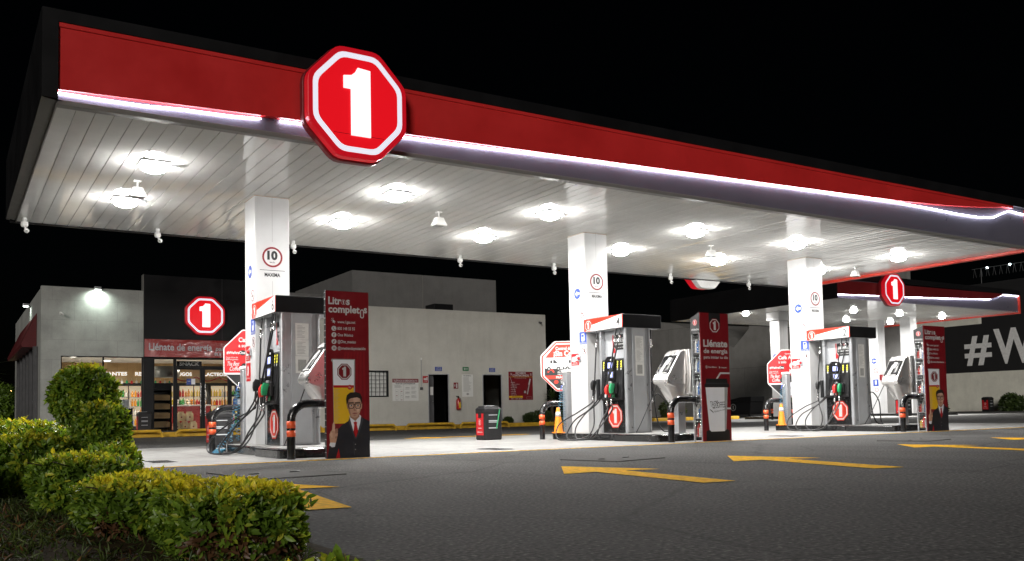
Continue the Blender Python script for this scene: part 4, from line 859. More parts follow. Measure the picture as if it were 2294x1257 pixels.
def glazed(x0, x1, z0, z1, fw=.045, bars=(), nm='window', y=31.1, hbars=()):
    b = MB()
    b.box(x0, x0+fw, y-.04, y+.04, z0, z1, 'black_panel'); b.box(x1-fw, x1, y-.04, y+.04, z0, z1, 'black_panel'); b.box(x0+fw, x1-fw, y-.04, y+.04, z1-fw, z1, 'black_panel'); b.box(x0+fw, x1-fw, y-.04, y+.04, z0, z0+fw, 'black_panel')
    for x in bars: b.box(x, x+.04, y-.038, y+.038, z0+fw, z1-fw, 'black_panel')
    for z in hbars: b.box(x0+fw, x1-fw, y-.036, y+.036, z, z+.05, 'black_panel')
    f = sb(b, nm); p = MB(); p.add([(x0+fw, y, z0+fw), (x1-fw, y, z0+fw), (x1-fw, y, z1-fw), (x0+fw, y, z1-fw)], [(0, 1, 2, 3)], 'glass'); pn = p.build('pane', f); return f
glazed(3.0, 5.40, .155, 2.60, .03, (4.2,)); glazed(5.71, 6.40, .155, 2.585); glazed(6.40, 8.20, 2.28, 2.585)
for x0, x1, hx in ((6.40, 7.29, 7.31-.10), (7.295, 8.20, 7.36)):
    d = glazed(x0, x1, .157, 2.277, .075, (), 'glass_door', 31.1)
    h = MB(); h.tube([(hx, 31.0, .65), (hx, 31.0, 1.75)], .017, 'steel', 10); h.tube([(hx, 31.0, .75), (hx, 31.07, .75)], .012, 'steel', 8); h.tube([(hx, 31.0, 1.65), (hx, 31.07, 1.65)], .012, 'steel', 8); h.build('handle', d)
glazed(8.20, 10.05, .155, 2.585, .06, (9.1,), hbars=(1.30,))
b = MB(); b.loft([[(2.43, y, 4.05), (2.0, y, 3.05), (2.02, y, 2.95), (2.43, y, 2.95)] for y in (32.4, 40)], 'awning_red', False); sb(b, 'side_awning')
b = MB()
for k in range(6): b.box(2.30, 2.43, 31.9+k*1.5, 32.15+k*1.5, .15, 2.94, 'dark_grey')
sb(b, 'side_pilaster')
# wall lamps
def wall_lamp(x, y, z, label, rz=0, pw=26, tiltd=60):
    t = thing('wall_lamp', label, 'lamp', (x, y, z), rz, 'wall lamps on the store')
    b = MB(); b.box(-.10, .10, -.16, .02, .0, .09, 'grey_metal'); b.box(-.04, .04, .0, .05, -.03, .05, 'dark_grey'); b.build('housing', t, bevel=.01)
    b = MB(); b.box(-.085, .085, -.14, .0, -.006, -.001, 'wall_lamp'); b.build('lens', t)
    d = bpy.data.lights.new('wall_lamp_light', 'SPOT'); d.energy = pw; d.color = (.86, 1, .88); d.spot_size = R(150); d.spot_blend = .9; d.shadow_soft_size = .06
    o = bpy.data.objects.new('wall_lamp_light', d); COL.objects.link(o); o.parent = t; o.location = (0, -.16, -.03); o.rotation_euler = (R(tiltd-90+62), 0, 0)
wall_lamp(4.02, 30.93, 4.70, 'lit wall lamp at the top of the pale tiled store wall', 0, 75)
wall_lamp(2.36, 35.0, 4.55, 'lit lamp sticking out from the dark side wall of the store', R(-90), 14)
cm2 = thing('wall_camera', 'small white camera on the pale tiled store wall', 'camera', (2.98, 30.98, 3.92), 0)
b = MB(); b.tube([(0, 0, 0), (0, -.12, .02)], .015, 'white_paint', 8); b.box(-.03, .03, -.02, 0, -.04, .04, 'white_paint'); b.build('bracket', cm2)
b = MB(); b.tube([(.0, -.08, .0), (.05, -.24, -.06)], .032, 'white_paint', 10); b.build('head', cm2)
oct_sign((7.32, 30.78, 4.0), .64, 1.0, .14, 'lit octagon sign with white one on the black store block')
# crumpled banner above the shop door
t = thing('vinyl_banner', 'crumpled dark red vinyl banner hung above the shop door', 'banner', (5.42, 30.9, 2.60))
b = MB(); nx_, nz_ = 60, 8; hh = np.zeros((nz_+1, nx_+1))
for _ in range(70):
    cx_, cz_, a_, ln = rng.uniform(0, 4.8), rng.uniform(0, .6), rng.uniform(0, 3.1), rng.uniform(.1, .35)
    for j in range(nz_+1):
        for i in range(nx_+1):
            dx_, dz_ = i*4.8/nx_-cx_, j*.58/nz_-cz_; u_ = dx_*math.cos(a_)+dz_*math.sin(a_); v_ = -dx_*math.sin(a_)+dz_*math.cos(a_)
            hh[j, i] += .012*math.exp(-(u_/ln)**2-(v_/.04)**2)
vs = [(i*4.8/nx_, -.012-hh[j, i], j*.58/nz_) for j in range(nz_+1) for i in range(nx_+1)]; k = len(vs)
b.add(vs, [(j*(nx_+1)+i, j*(nx_+1)+i+1, (j+1)*(nx_+1)+i+1, (j+1)*(nx_+1)+i) for j in range(nz_) for i in range(nx_)], 'vinyl_red', True); b.build('vinyl', t)
g = G((0, -.045, 0), X, Z); g.text('Llénate de energía', .13, .22, .22, 'vinyl_grey', 2.0, 'l', 1, .02); g.text('para iniciar tu día', 2.25, .24, .13, 'vinyl_grey', 1.5, 'l', 1, .01, 0, .1); g.text('99.9', 2.2, .06, .09, 'vinyl_grey', None, 'l', 1); g.build('lettering', t)
# store interior
for x, y, lb in [(3.6, 33.3, 'over the left shop window'), (4.6, 32.8, 'over the drinks machine'), (4.9, 35.2, 'before the wood wall'), (6.2, 33.3, 'behind the display rack'), (7.9, 33.3, 'behind the glass door'), (9.2, 33.5, 'at the right end of the shop')]:
    t = thing('ceiling_panel', 'round lit shop ceiling lamp '+lb, 'lamp', (x, y, 2.75), 0, 'lamps inside the shop')
    b = MB(); b.lathe([(.15, -.002), (.16, -.02), (.14, -.03)], 'white_paint', n=20); b.build('rim', t)
    b = MB(); b.lathe([(.135, -.029), (.12, -.036)], 'store_panel', n=20); b.build('diffuser', t)
    lamp_light(x, y, 2.69, 48, .26, 165, (1, .90, .76))
for s, x, w_, lb in [('CERVEZA', 'LC', 1, 'left'), ('ENERGIZANTES', 'LE', 1, 'middle'), ('REFRESCOS', 'LR', 1, 'right'), ('JUGOS', 'LJ', 1, 'fourth'), ('LACTEOS', 'LL', 1, 'fifth')]:
    x, w_ = dict(LC=(3.75, .98), LE=(5.05, 1.62), LR=(6.72, 1.15), LJ=(7.95, .6), LL=(9.15, .85))[x]
    g = G((x, 36.93, 2.27), X, Z, .004)
    g.text(s, 0, 0, .125, 'store_letters', w_, 'c', 1, .03); tag(g.build('lit_word'), 'white lit letters reading %s on the wood wall of the shop' % s, 'sign', 'lit words on the shop wall')
CO = []
for k in range(6):
    x0 = 2.85+k*1.19
    t = thing('drinks_cooler', 'lit drinks cooler on the rear shop wall, %s from the left' % ['first', 'second', 'third', 'fourth', 'fifth', 'sixth'][k], 'cooler', (x0, 36.35, .162), 0, 'drinks coolers in the shop')
    b = MB(); b.box(0, .05, 0, .6, 0, 1.8, 'black_panel'); b.box(1.12, 1.17, 0, .6, 0, 1.8, 'black_panel'); b.box(.05, 1.12, 0, .6, 1.70, 1.8, 'black_panel'); b.box(.05, 1.12, 0, .6, 0, .16, 'black_panel'); b.box(.57, .60, 0, .03, .16, 1.70, 'black_panel'); b.build('frame', t)
    b = MB(); b.box(.05, 1.12, .58, .6, .16, 1.70, 'cooler_light'); b.build('back_light', t)
    b = MB()
    for z in (.17, .55, .90, 1.25): b.box(.05, 1.12, .06, .56, z, z+.015, 'grey_metal')
    b.build('shelf', t); CO.append(x0)
bc = ['bottle_orange', 'bottle_red', 'bottle_yellow', 'bottle_green', 'bottle_white', 'bottle_blue']
proto = {}
for c in bc:
    b = MB(); b.lathe([(.001, 0), (.048, 0), (.052, .02), (.052, .19), (.018, .255), (.018, .295), (.001, .30)], c, n=8); proto[c] = b.build('drink_bottle'); 
first = set(); seq = 0
for ci, x0 in enumerate(CO):
    for zi, z in enumerate((.185, .565, .915, 1.265)):
        base = rng.integers(0, 6)
        for k in range(10):
            c = bc[(base+(k//3)*2+int(rng.integers(0, 4) == 0)) % 6] if zi < 2 else bc[[0, 2, 2, 4, 0, 3, 4, 0, 1][(k//2+ci*2+zi*3) % 9]]
            o = proto[c] if c not in first else proto[c].copy()
            if c in first: COL.objects.link(o)
            first.add(c); o.location = (x0+.105+k*.107, 36.35+.12+rng.uniform(0, .08), .162+z+.001); o.scale = (1, 1, rng.uniform(.72, 1.08)); o.scale.x = o.scale.y = rng.uniform(.75, 1.02)
            cn = c.split('_')[1]; tag(o, '%s drink bottle standing on a cooler shelf in the shop' % cn, 'bottle', '%s bottles in the shop coolers' % cn)
# display rack at the door, counters
t = thing('display_rack', 'tall black rack of cardboard trays inside the glass left of the door', 'display rack', (5.78, 31.5, .162))
b = MB(); b.box(0, .03, 0, .4, 0, 1.62, 'black_panel'); b.box(.58, .61, 0, .4, 0, 1.62, 'black_panel'); b.box(.03, .58, .37, .4, 0, 1.62, 'black_panel'); b.box(.03, .58, 0, .37, 1.36, 1.60, 'black_panel'); b.build('frame', t)
for z in (.12, .42, .72, 1.02):
    b = MB(); b.box(.035, .575, .02, .36, z, z+.012, 'black_panel'); b.build('shelf', t)
for k, z in enumerate((.135, .435, .735, 1.035)):
    b = MB(); b.box(5.83, 6.34, 31.53, 31.545, .162+z, .162+z+.17, 'cardboard'); b.box(5.83, 6.34, 31.80, 31.815, .162+z, .162+z+.2, 'cardboard'); b.box(5.83, 5.845, 31.545, 31.80, .162+z, .162+z+.18, 'cardboard'); b.box(6.325, 6.34, 31.545, 31.80, .162+z, .162+z+.18, 'cardboard'); b.box(5.845, 6.325, 31.545, 31.8, .162+z, .162+z+.01, 'cardboard')
    tag(b.build('cardboard_tray'), 'open cardboard tray on the %s shelf of the black rack' % ('lowest', 'second', 'third', 'top')[k], 'box', 'cardboard trays in the rack')
t = thing('service_counter', 'red shop counter seen through the glass door', 'counter', (6.55, 33.2, .162)); b = MB(); b.box(0, 1.5, 0, .6, 0, .85, 'counter_red'); b.build('front', t); b = MB(); b.box(-.03, 1.53, -.03, .63, .852, .90, 'white_paint'); b.build('worktop', t, bevel=.01)
for k, (x, z, y) in enumerate([(6.78, .0, 32.6), (7.05, .0, 32.65), (7.32, 0, 32.6), (6.92, .33, 32.63), (7.2, .33, 32.62)]):
    b = MB(); b.loft([[(x-a, y-a*.7, .164+z+h), (x+a, y-a*.7, .164+z+h), (x+a, y+a*.7, .164+z+h), (x-a, y+a*.7, .164+z+h)] for a, h in ((.11, 0), (.125, .06), (.12, .24), (.075, .30), (.09, .325))], 'kraft')
    g = G((x, y-.092, .164+z), X, Z); g.ell(0, .13, .03, .03, 'sign_dark_red', 1, 10)
    b.add(g.v, g.f, 'sign_dark_red'); tag(b.build('paper_sack'), 'tied kraft paper sack with a red dot, %s' % ['on the shop floor, leftmost', 'on the shop floor, middle', 'on the shop floor, rightmost', 'stacked on top, left', 'stacked on top, right'][k], 'sack', 'paper sacks behind the door')
fr = None
for k in range(12):
    x = 6.65+(k % 6)*.16; z = 1.066+(k//6)*.09; b = MB(); c = ['bottle_yellow', 'bottle_orange', 'kraft', 'bottle_green', 'bottle_white', 'bottle_yellow'][(k*5) % 6]
    b.sphere((x, 33.35+.02*(k % 3), z+.055), .055, c, 10, .9); tag(b.build('snack_pack'), 'round snack pack heaped on the red shop counter', 'snack', 'snack packs on the red counter')
t = thing('drinks_machine', 'steel drinks machine on a dark counter behind the left shop window', 'machine', (4.15, 32.6, .162)); b = MB(); b.box(0, 1.2, 0, .6, 0, .78, 'black_panel'); b.build('cupboard', t); b = MB(); b.box(-.04, 1.24, -.04, .62, .782, .83, 'steel'); b.build('worktop', t, bevel=.01)
b = MB(); b.box(.1, .65, .1, .5, .832, 1.22, 'steel'); b.box(.12, .62, .08, .098, .95, 1.15, 'print_grey'); b.box(.75, 1.1, .1, .5, .832, 1.1, 'grey_metal'); b.build('machine_body', t, bevel=.02)
t = thing('hanging_sign', 'dark hanging board reading SNACK above the glass door', 'sign', (6.7, 32.0, 2.3)); b = MB(); b.box(-.05, .78, 0, .03, 0, .24, 'black_panel'); b.build('board', t); g = G((0, -.003, 0), X, Z); g.text('SNACK', .37, .09, .12, 'sign_white', .66, bold=.03); g.text('POINT', .37, .02, .05, 'sign_grey', .25); g.build('lettering', t)
b = MB(); b.lathe([(.42, 0), (.43, .01), (.43, .38), (.40, .38)], 'drum', (6.5, 32.9, 2.02), 28); tag(b.build('drum_shade'), 'round grey drum hanging from the shop ceiling behind the door', 'lamp shade')
b = MB(); pts = []
for k in range(5):
    for j in range(8):
        f = j/8; pts.append((6.45+k*.75+f*.75, 31.6, 1.98-.14*math.sin(math.pi*f)))
b.tube(pts, .018, 'sign_red', 6); tag(b.build('garland'), 'red tinsel garland in swags behind the shop doors', 'garland')
for k in range(15):
    x = 4.45+k*.155; c = ['sign_red', 'sign_white', 'nozzle_green'][k % 3]; b = MB(); b.prism([(-.035, -.05), (.035, -.05), (.035, .02), (0, .06), (-.035, .02)], (x, 33.0, 1.86+.01*(k % 2)), X, Z, .006, c); b.tube([(x, 33.0, 1.92), (x, 33.0, 2.0)], .003, 'white_paint', 4)
    tag(b.build('paper_ornament'), '%s paper ornament hanging in the shop window row' % {'sign_red': 'red', 'sign_white': 'white', 'nozzle_green': 'green'}[c], 'ornament', '%s ornaments in the shop window' % {'sign_red': 'red', 'sign_white': 'white', 'nozzle_green': 'green'}[c])
for x, z, lb in [(6.92, 1.80, 'glass door'), (8.45, 1.12, 'right shop window')]:
    g = G((x, 31.07, z), X, Z); g.rect(-.15, -.10, .0, .10, 'sign_blue', 1); g.rect(.005, -.09, .13, .10, 'cup_white', 1); g.text('PAGA', -.075, .0, .03, 'sign_white', .1); tag(g.build('blue_poster'), 'small blue and white notice stuck to the '+lb, 'notice')
# ------------------------------------------------------------------ white service building
WB = thing('service_building', 'long white rendered building with barred window and two dark doorways', 'building', (10.26, 31, .15))
def wb(mb, name, label=None, **k):
    o = mb.build(name, WB, label, **k); o.location = (-10.26, -31, -.15); return o
b = MB(); H_ = 4.63
for x0, x1, z0, z1 in [(10.26, 13.0, .15, H_), (13.0, 14.04, .15, 1.26), (13.0, 14.04, 2.21, H_), (14.04, 15.74, .15, H_), (15.74, 16.58, 2.09, H_), (16.58, 18.17, .15, H_), (18.17, 19.01, 2.09, H_), (19.01, 21.25, .15, H_)]: b.box(x0, x1, 31, 31.2, z0, z1, 'white_stucco')
b.box(21.05, 21.25, 31.2, 40, .15, H_, 'white_stucco'); wb(b, 'front_wall')
b = MB(); b.box(10.26, 21.05, 31.2, 40, 4.3, 4.45, 'grey_stucco'); wb(b, 'roof')
b = MB(); b.box(13.87, 20.68, 34, 41.0, 4.46, 6.46, 'grey_stucco'); b.box(17.02, 17.06, 33.98, 34, 4.5, 6.45, 'grey_trim'); b.box(11.6, 13.86, 37.5, 41, 4.46, 5.9, 'grey_stucco'); wb(b, 'upper_block')
b = MB(); b.box(12.5, 20, 33.9, 34.0-.02, .15, 4.2, 'black_wall'); wb(b, 'inner_wall')
b = MB()
for k in range(7): b.box(13.02+k*.165, 13.035+k*.165, 30.99, 31.005, 1.27, 2.2, 'black_panel')
for k in range(7): b.box(13.0, 14.04, 30.985, 30.99, 1.27+k*.15, 1.285+k*.15, 'black_panel')
b.box(12.99, 14.05, 30.98, 31.06, 1.24, 1.28, 'black_panel'); b.box(12.99, 14.05, 30.98, 31.06, 2.19, 2.225, 'black_panel'); b.box(13.99, 14.05, 30.98, 31.06, 1.281, 2.189, 'black_panel'); f = wb(b, 'barred_window')
b = MB(); b.box(13.0, 14.0, 31.08, 31.09, 1.27, 2.2, 'paper'); b.build('blind', f)
for x0, x1 in ((15.74, 16.58), (18.17, 19.01)):
    b = MB(); b.box(x0-.03, x0, 30.985, 31.2, .15, 2.12, 'grey_paint'); b.box(x1, x1+.05, 30.985, 31.2, .15, 2.12, 'grey_paint'); b.box(x0, x1, 30.985, 31.2, 2.09, 2.12, 'grey_paint'); wb(b, 'door_frame')
b = MB(); b.box(15.76, 16.08, 31.25, 31.29, .16, 2.07, 'dark_grey'); d = wb(b, 'open_door'); b = MB(); b.box(15.92, 16.05, 31.236, 31.248, 1.3, 1.62, 'paper'); b.build('paper_notice', d); b = MB(); b.tube([(16.03, 31.24, 1.05), (16.03, 31.2, 1.05), (15.95, 31.2, 1.05)], .01, 'steel', 6); b.build('handle', d)
b = MB(); b.box(16.4, 17.25, 31.7, 32.5, 4.46, 4.96, 'black_panel'); tag(b.build('rooftop_unit', bevel=.02), 'black box on the roof edge of the white building', 'roof unit')
def wallsign(name, label, cat, x, z, w_, h_, art, m, y=30.985):
    t = thing(name, label, cat, (x, y, z)); b = MB(); b.box(-w_/2, w_/2, 0, .012, -h_/2, h_/2, m); b.build('board', t)
    g = G((0, -.002, 0), X, Z, .002); art(g, w_, h_); g.build('print', t); return t
def emer(g, w_, h_):
    g.rect(-w_/2, h_*.33, w_/2, h_/2, 'sign_dark_red', 1); g.text('TELÉFONOS DE EMERGENCIA: 911', 0, h_*.365, h_*.09, 'sign_white', w_*.92, bold=.02); g.text('PLAN DE CONTINGENCIAS', 0, h_*.255, h_*.055, 'sign_black', w_*.75, bold=.03)
    g.line(-w_/2, h_*.22, w_/2, h_*.22, .006, 'print_grey', 1); g.line(-.09, -h_/2, -.09, h_*.22, .006, 'print_grey', 1)
    for k in range(3):
        for c in range(2):
            x = -w_*.40+c*.20; y = -.02-k*.16+.02; g.ring(x+.07, y-.05, [(-.07, -.065), (.07, -.065), (.07, .065), (-.07, .065)], [(-.065, -.06), (.065, -.06), (.065, .06), (-.065, .06)], 'print_grey', 2); g.rect(x+.03, y-.07, x+.10, y-.05, ('print_grey', 'sign_dark_red')[(k+c) % 2], 2)
        g.text(('Alerta', 'Accidente', 'Incendio')[k], .08, .07-k*.17, .028, 'sign_black', .17, bold=.02)
        for r_ in range(5): g.rect(.24, .11-k*.16-r_*.022, .24+rng.uniform(.13, .22), .118-k*.16-r_*.022, 'print_grey', 2); g.rect(-.02, .04-k*.165-r_*.014, .16, .045-k*.165-r_*.014, 'sign_grey', 2) if r_ < 3 else None
    for r_ in range(6): g.rect(-w_*.42, .165-r_*.017, -w_*.42+rng.uniform(.2, .3), .172-r_*.017, 'print_grey', 2)
wallsign('emergency_notice', 'white emergency plan notice with dark red heading between window and doorway', 'notice', 14.75, 1.50, 1.09, .84, emer, 'paper')
def hire(g, w_, h_):
    g.text('ESTAMOS', 0, h_*.42, .075, 'sign_white', w_*.42, bold=.03); g.text('CONTRATANDO', 0, h_*.335, .075, 'sign_white', w_*.68, bold=.03); g.logo(-w_*.4, h_*.41, .055, 'sign_dark_red', 'sign_white', 'sign_dark_red', 'sign_white', 1); g.logo(w_*.42, h_*.40, .055, 'sign_dark_red', 'sign_white', 'sign_dark_red', 'sign_white', 1)
    g.rect(-w_/2, h_*.31, w_/2, h_*.32, 'sign_yellow', 1); g.text('Prestaciones de ley', -.02, h_*.265, .03, 'sign_white', w_*.5, bold=0)
    for k, s in enumerate(['Requisitos', 'Secundaria terminada', 'Disponibilidad', 'Mayor de edad', 'Ofrecemos', 'Sueldo base', 'Capacitación', 'Vales y bonos']): g.text(s, -w_*.42, h_*(.11-.063*k), .033, 'sign_white', None, 'l', 2, .01)
    g.line(-w_*.45, h_*.32, -w_*.24, -h_*.22, .018, 'sign_grey', 2); g.rect(-w_/2, -h_*.42, w_*.07, -h_*.355, 'sign_yellow', 1); g.text('MÁS INFORMACIÓN', -w_*.2, -h_*.40, .03, 'sign_black', w_*.34); g.text('811 167 8331', -w_*.18, -h_*.475, .045, 'sign_white', w_*.45, bold=.02)
    g.ring(w_*.34, -h_*.43, [(-.13, -.05), (.13, -.05), (.13, .05), (-.13, .05)], [(-.122, -.042), (.122, -.042), (.122, .042), (-.122, .042)], 'sign_grey', 2); g.poly([(.28, -.35), (.33, -.35), (.47, .20), (.42, .24)], 'sign_grey', 1); g.poly([(.36, .05), (.42, .05), (.49, .28), (.43, .30)], 'sign_white', 2); g.poly([(.14, -.30), (.25, -.30), (.24, -.20), (.15, -.20)], 'sign_grey', 2)
wallsign('hiring_poster', 'dark red hiring poster right of the second doorway', 'poster', 19.96, 1.65, 1.17, 1.16, hire, 'sign_dark_red')
def bl(a_, b_): return lambda g, w_, h_: (g.text(a_, 0, h_*.08, h_*.26, 'sign_white', w_*.7), g.text(b_, 0, -h_*.36, h_*.26, 'sign_white', w_*.8))
wallsign('door_sign', 'small blue sign above the first dark doorway', 'sign', 16.17, 2.31, .30, .16, bl('CUARTO DE', 'CONTROLADORES'), 'sign_blue'); wallsign('door_sign', 'small blue sign above the second dark doorway', 'sign', 18.60, 2.29, .28, .16, bl('CUARTO', 'ELÉCTRICO'), 'sign_blue')
wallsign('exit_sign', 'small green sign with a white arrow on the white wall', 'sign', 17.38, 2.32, .27, .15, lambda g, w_, h_: (g.poly([(-.10, 0), (-.04, .05), (-.04, .014), (.10, .014), (.10, -.014), (-.04, -.014), (-.04, -.05)], 'sign_white', 2)), 'sign_green')
def sheet_(g, w_, h_):
    g.text('PROCEDIMIENTO', 0, h_*.42, .035, 'sign_black', w_*.7, bold=.02)
    for k in range(20): g.rect(-w_*.38, h_*(.36-.033*k), w_*rng.uniform(.1, .38), h_*(.36-.033*k)+.010, 'print_grey', 1)
    g.ell(0, -h_*.38, .06, .045, 'print_grey', 1, 12)
wallsign('wall_notice', 'tall white printed sheet between the two dark doorways', 'notice', 17.45, 1.66, .50, .88, sheet_, 'paper')
wallsign('alarm_sign', 'small red and white alarm sign left of the first doorway', 'sign', 15.6, 1.90, .22, .26, lambda g, w_, h_: (g.poly([(-.08, -.03), (-.08, .05), (.02, .05), (.05, .09), (.09, .09), (.09, -.04)], 'sign_white', 1), g.text('ALARMA', 0, -.1, .03, 'sign_white', .17)), 'sign_red')
wallsign('extinguisher_sign', 'small red sign above the fire extinguisher', 'sign', 16.93, 1.66, .20, .24, lambda g, w_, h_: (g.rect(.0, -.09, .06, .07, 'sign_white', 1), g.rect(.02, .07, .04, .10, 'sign_white', 1), g.rect(-.07, -.04, -.04, .05, 'sign_white', 1)), 'sign_dark_red')
t = thing('fire_extinguisher', 'red fire extinguisher hung on the white wall between the doorways', 'fire extinguisher', (16.98, 30.90, .72)); b = MB(); b.lathe([(.01, 0), (.085, .0), (.09, .03), (.09, .34), (.07, .40), (.03, .43), (.025, .45)], 'extinguisher_red', n=16); b.build('cylinder', t)
b = MB(); b.box(-.02, .02, -.02, .02, .45, .50, 'black_plastic'); b.box(-.09, .03, -.012, .012, .50, .53, 'black_plastic'); b.tube([(.03, 0, .47), (.10, -.01, .42), (.10, -.03, .2)], .012, 'black_rubber', 6); b.build('valve', t); g = G((0, -.0925, 0), X, Z); g.rect(-.03, .06, .05, .28, 'sign_yellow', 1); g.build('label', t)
t = thing('alarm_conduit', 'thin grey conduit with a button box on the white wall', 'conduit', (15.42, 30.97, 1.55)); b = MB(); b.tube([(0, 0, .05), (0, 0, 1.1)], .012, 'grey_paint', 6); b.box(-.025, .025, -.02, .02, 1.1, 1.18, 'white_paint'); b.build('pipe', t); b = MB(); b.box(-.05, .05, -.03, .03, -.05, .05, 'dark_grey'); b.build('button_box', t)
t = thing('wall_flood', 'small dark camera high on the right end of the white wall', 'camera', (20.94, 30.95, 4.3)); b = MB(); b.box(-.03, .03, 0, .05, -.03, .03, 'dark_grey'); b.tube([(0, 0, 0), (-.05, -.18, -.04)], .04, 'dark_grey', 8); b.build('head', t)
# ------------------------------------------------------------------ warehouses and the lettered wall
WY = [(60, 6.6), (58, 7.0), (55, 7.3), (52.8, 7.38), (51, 7.05), (49.1, 6.46), (47.2, 5.75), (45.2, 4.85)]
b = MB(); pts = [(-y, z) for y, z in WY]; b.prism([(-60, 0)]+pts+[(-45.2, 0)], (47, 0, 0), NY, Z, 20, 'precast'); tag(b.build('warehouse'), 'grey precast warehouse with a curved roof line behind pump 4', 'building')
b = MB(); b.prism([(-45.2, 0), (-45.2, 4.7), (-43.6, 6.0), (-43.0, 9.0), (-31.4, 9.0), (-31.4, 0)], (46.9, 0, 0), NY, Z, .35, 'precast'); tag(b.build('tall_warehouse'), 'taller grey precast warehouse seen behind the far canopy', 'building')
t = thing('lettered_wall', 'tall boundary wall, cream below and black above with huge white letters', 'wall', (64, 36, 0))
b = MB(); b.box(0, .4, -26, 12, 0, 2.855, 'cream_wall'); b.build('cream_base', t); b = MB(); b.box(.0, .4, -26, 12, 2.855, 6.385, 'black_wall'); b.build('black_band', t); b = MB(); b.box(.0, .4, 1.23, 12, 6.385, 7.5, 'cream_wall'); b.build('top_band', t)
g = G((-.004, 0, 0), NY, Z, .006); g.text('#', -1.36, 3.66, 1.98, 'letter_grey', 2.05, 'c', 1, .025, 0, 0); g.text('WeAreOne', -.16, 3.48, 2.32, 'letter_grey', 12.5, 'l', 1, .03); g.build('lettering', t)
g = G((63.99, 40.1, 2.2), NY, Z); g.ell(0, 0, .2, .2, 'sign_white', 1); g.circ(0, 0, .17, .2, 'sign_red', 2); g.rect(-.07, -.09, .07, .08, 'sign_black', 2); g.line(-.12, .12, .12, -.12, .03, 'sign_red', 3); tag(g.build('no_parking_sign'), 'small round no parking sign on the cream part of the lettered wall', 'sign')
b = MB(); b.box(66, 80, 20, 50, 0, 9.6, 'black_wall'); tag(b.build('dark_block'), 'dark unlit building behind the lettered wall', 'building')
t = thing('light_truss', 'thin lattice truss with three lamps high above the lettered wall', 'light truss', (66, 33.4, 9.6))
b = MB()
for k in range(11):
    y = .1+k*.5; b.tube([(0, y, 1.15), (0, y+.12, .5)], .012, 'dark_grey', 4); b.tube([(0, y, 1.15), (0, y-.12, .5)], .012, 'dark_grey', 4)
b.tube([(0, 0, 1.15), (0, 5.3, 1.15)], .012, 'grey_metal', 5); b.tube([(.0, .6, 0), (0, .6, 1.1)], .03, 'dark_grey', 6); b.tube([(.0, 4.6, 0), (0, 4.6, 1.1)], .03, 'dark_grey', 6); b.build('lattice', t)
for y in (.75, 2.4, 4.1):
    b = MB(); b.sphere((-.03, y, 1.12), .07, 'spark_white', 10); b.build('lamp', t)
# dumpster
t = thing('dumpster', 'black wheeled dumpster against the grey warehouse', 'dumpster', (43.6, 41.3, 0)); b = MB(); b.loft([[(-.6*a, -1.3*a, z), (.6*a, -1.3*a, z), (.6*a, 1.3*a, z), (-.6*a, 1.3*a, z)] for a, z in ((.85, .15), (.9, .2), (1, .95), (1.03, .97))], 'black_plastic', False); b.build('body', t, bevel=.03)
b = MB(); b.loft([[(-.62, y, .985), (.62, y, .985), (.62, y, z), (-.62, y, z-.02)] for y, z in ((-1.34, 1.30), (-.4, 1.28), (.3, 1.16), (1.34, 1.02))], 'black_plastic', False); b.build('lid', t, bevel=.02)
g = G((-.60, .2, .62), NY, Z); g.circ(0, 0, .19, .23, 'sign_grey', 2); g.rect(-.03, -.12, .03, .12, 'sign_grey', 2); g.build('emblem', t)
for y in (-1, 1):
    b = MB(); b.tube([(-.45, y, .09), (-.38, y, .09)], .085, 'black_rubber', 12); b.build('wheel', t)
# ------------------------------------------------------------------ far canopy
FX0, FX1, FY0, FY1, FH = 31.7, 45.8, 24.5, 34.68, 5.13
c2 = thing('far_canopy', 'second taller canopy behind, black sides and lit white front strip', 'canopy', (FX0, FY0, 0))
def c2b(mb, name, **k):
    o = mb.build(name, c2, None, **k); o.location = (-FX0, -FY0, 0); return o
c2b(soffit(FX0, FX1, FY0+.02, FY1, FH, .2, 'ceiling_white'), 'ceiling')
b = MB(); b.box(FX0+.06, FX1, FY0+.06, FY0+.1, FH-.01, 6.0, 'fascia_white'); c2b(b, 'white_fascia')
b = MB(); b.prism([(31.7, 5.28), (36, 5.40), (40, 5.53), (43.3, 5.66), (44.3, 5.9), (44.3, 5.97), (31.7, 5.88)], (0, FY0-.03, 0), X, Z, .085, 'red_panel_dimmed'); c2b(b, 'red_band')
b = MB(); b.tube([(31.7, FY0+.028, 5.265), (34.4, FY0+.028, 5.36), (36, FY0+.028, 5.385), (40, FY0+.028, 5.51), (43.2, FY0+.028, 5.64), (44.4, FY0+.028, 5.92), (45.8, FY0+.028, 5.93)], .013, 'led_strip', 6); c2b(b, 'led_strip')
b = MB(); b.box(FX0, FX1+.05, FY0-.05, FY0+.06, 5.97, 6.22, 'black_panel'); b.box(FX0-.05, FX0, FY0-.05, FY1, FH-.03, 6.22, 'black_panel'); b.box(FX0, FX1+.05, FY1, FY1+.1, FH-.03, 6.22, 'black_panel'); c2b(b, 'black_fascia')
b = MB()
for k in range(26): b.box(FX0-.062, FX0-.051, FY0+.0, FY1, FH+k*.041, FH+.012+k*.041, 'black_panel')
c2b(b, 'ribbed_cladding')
b = MB(); b.box(FX1, FX1+.05, FY0-.05, FY1, FH-.08, 5.96, 'red_trim'); c2b(b, 'end_fascia')
b = MB(); b.box(FX0, FX1, FY0+.1, FY1, 6.0, 6.05, 'dark_grey'); c2b(b, 'roof')
oct_sign((35.15, FY0-.36, 5.62), .73, .97, .28, 'smaller lit octagon sign on the front of the far canopy')
cl2 = None
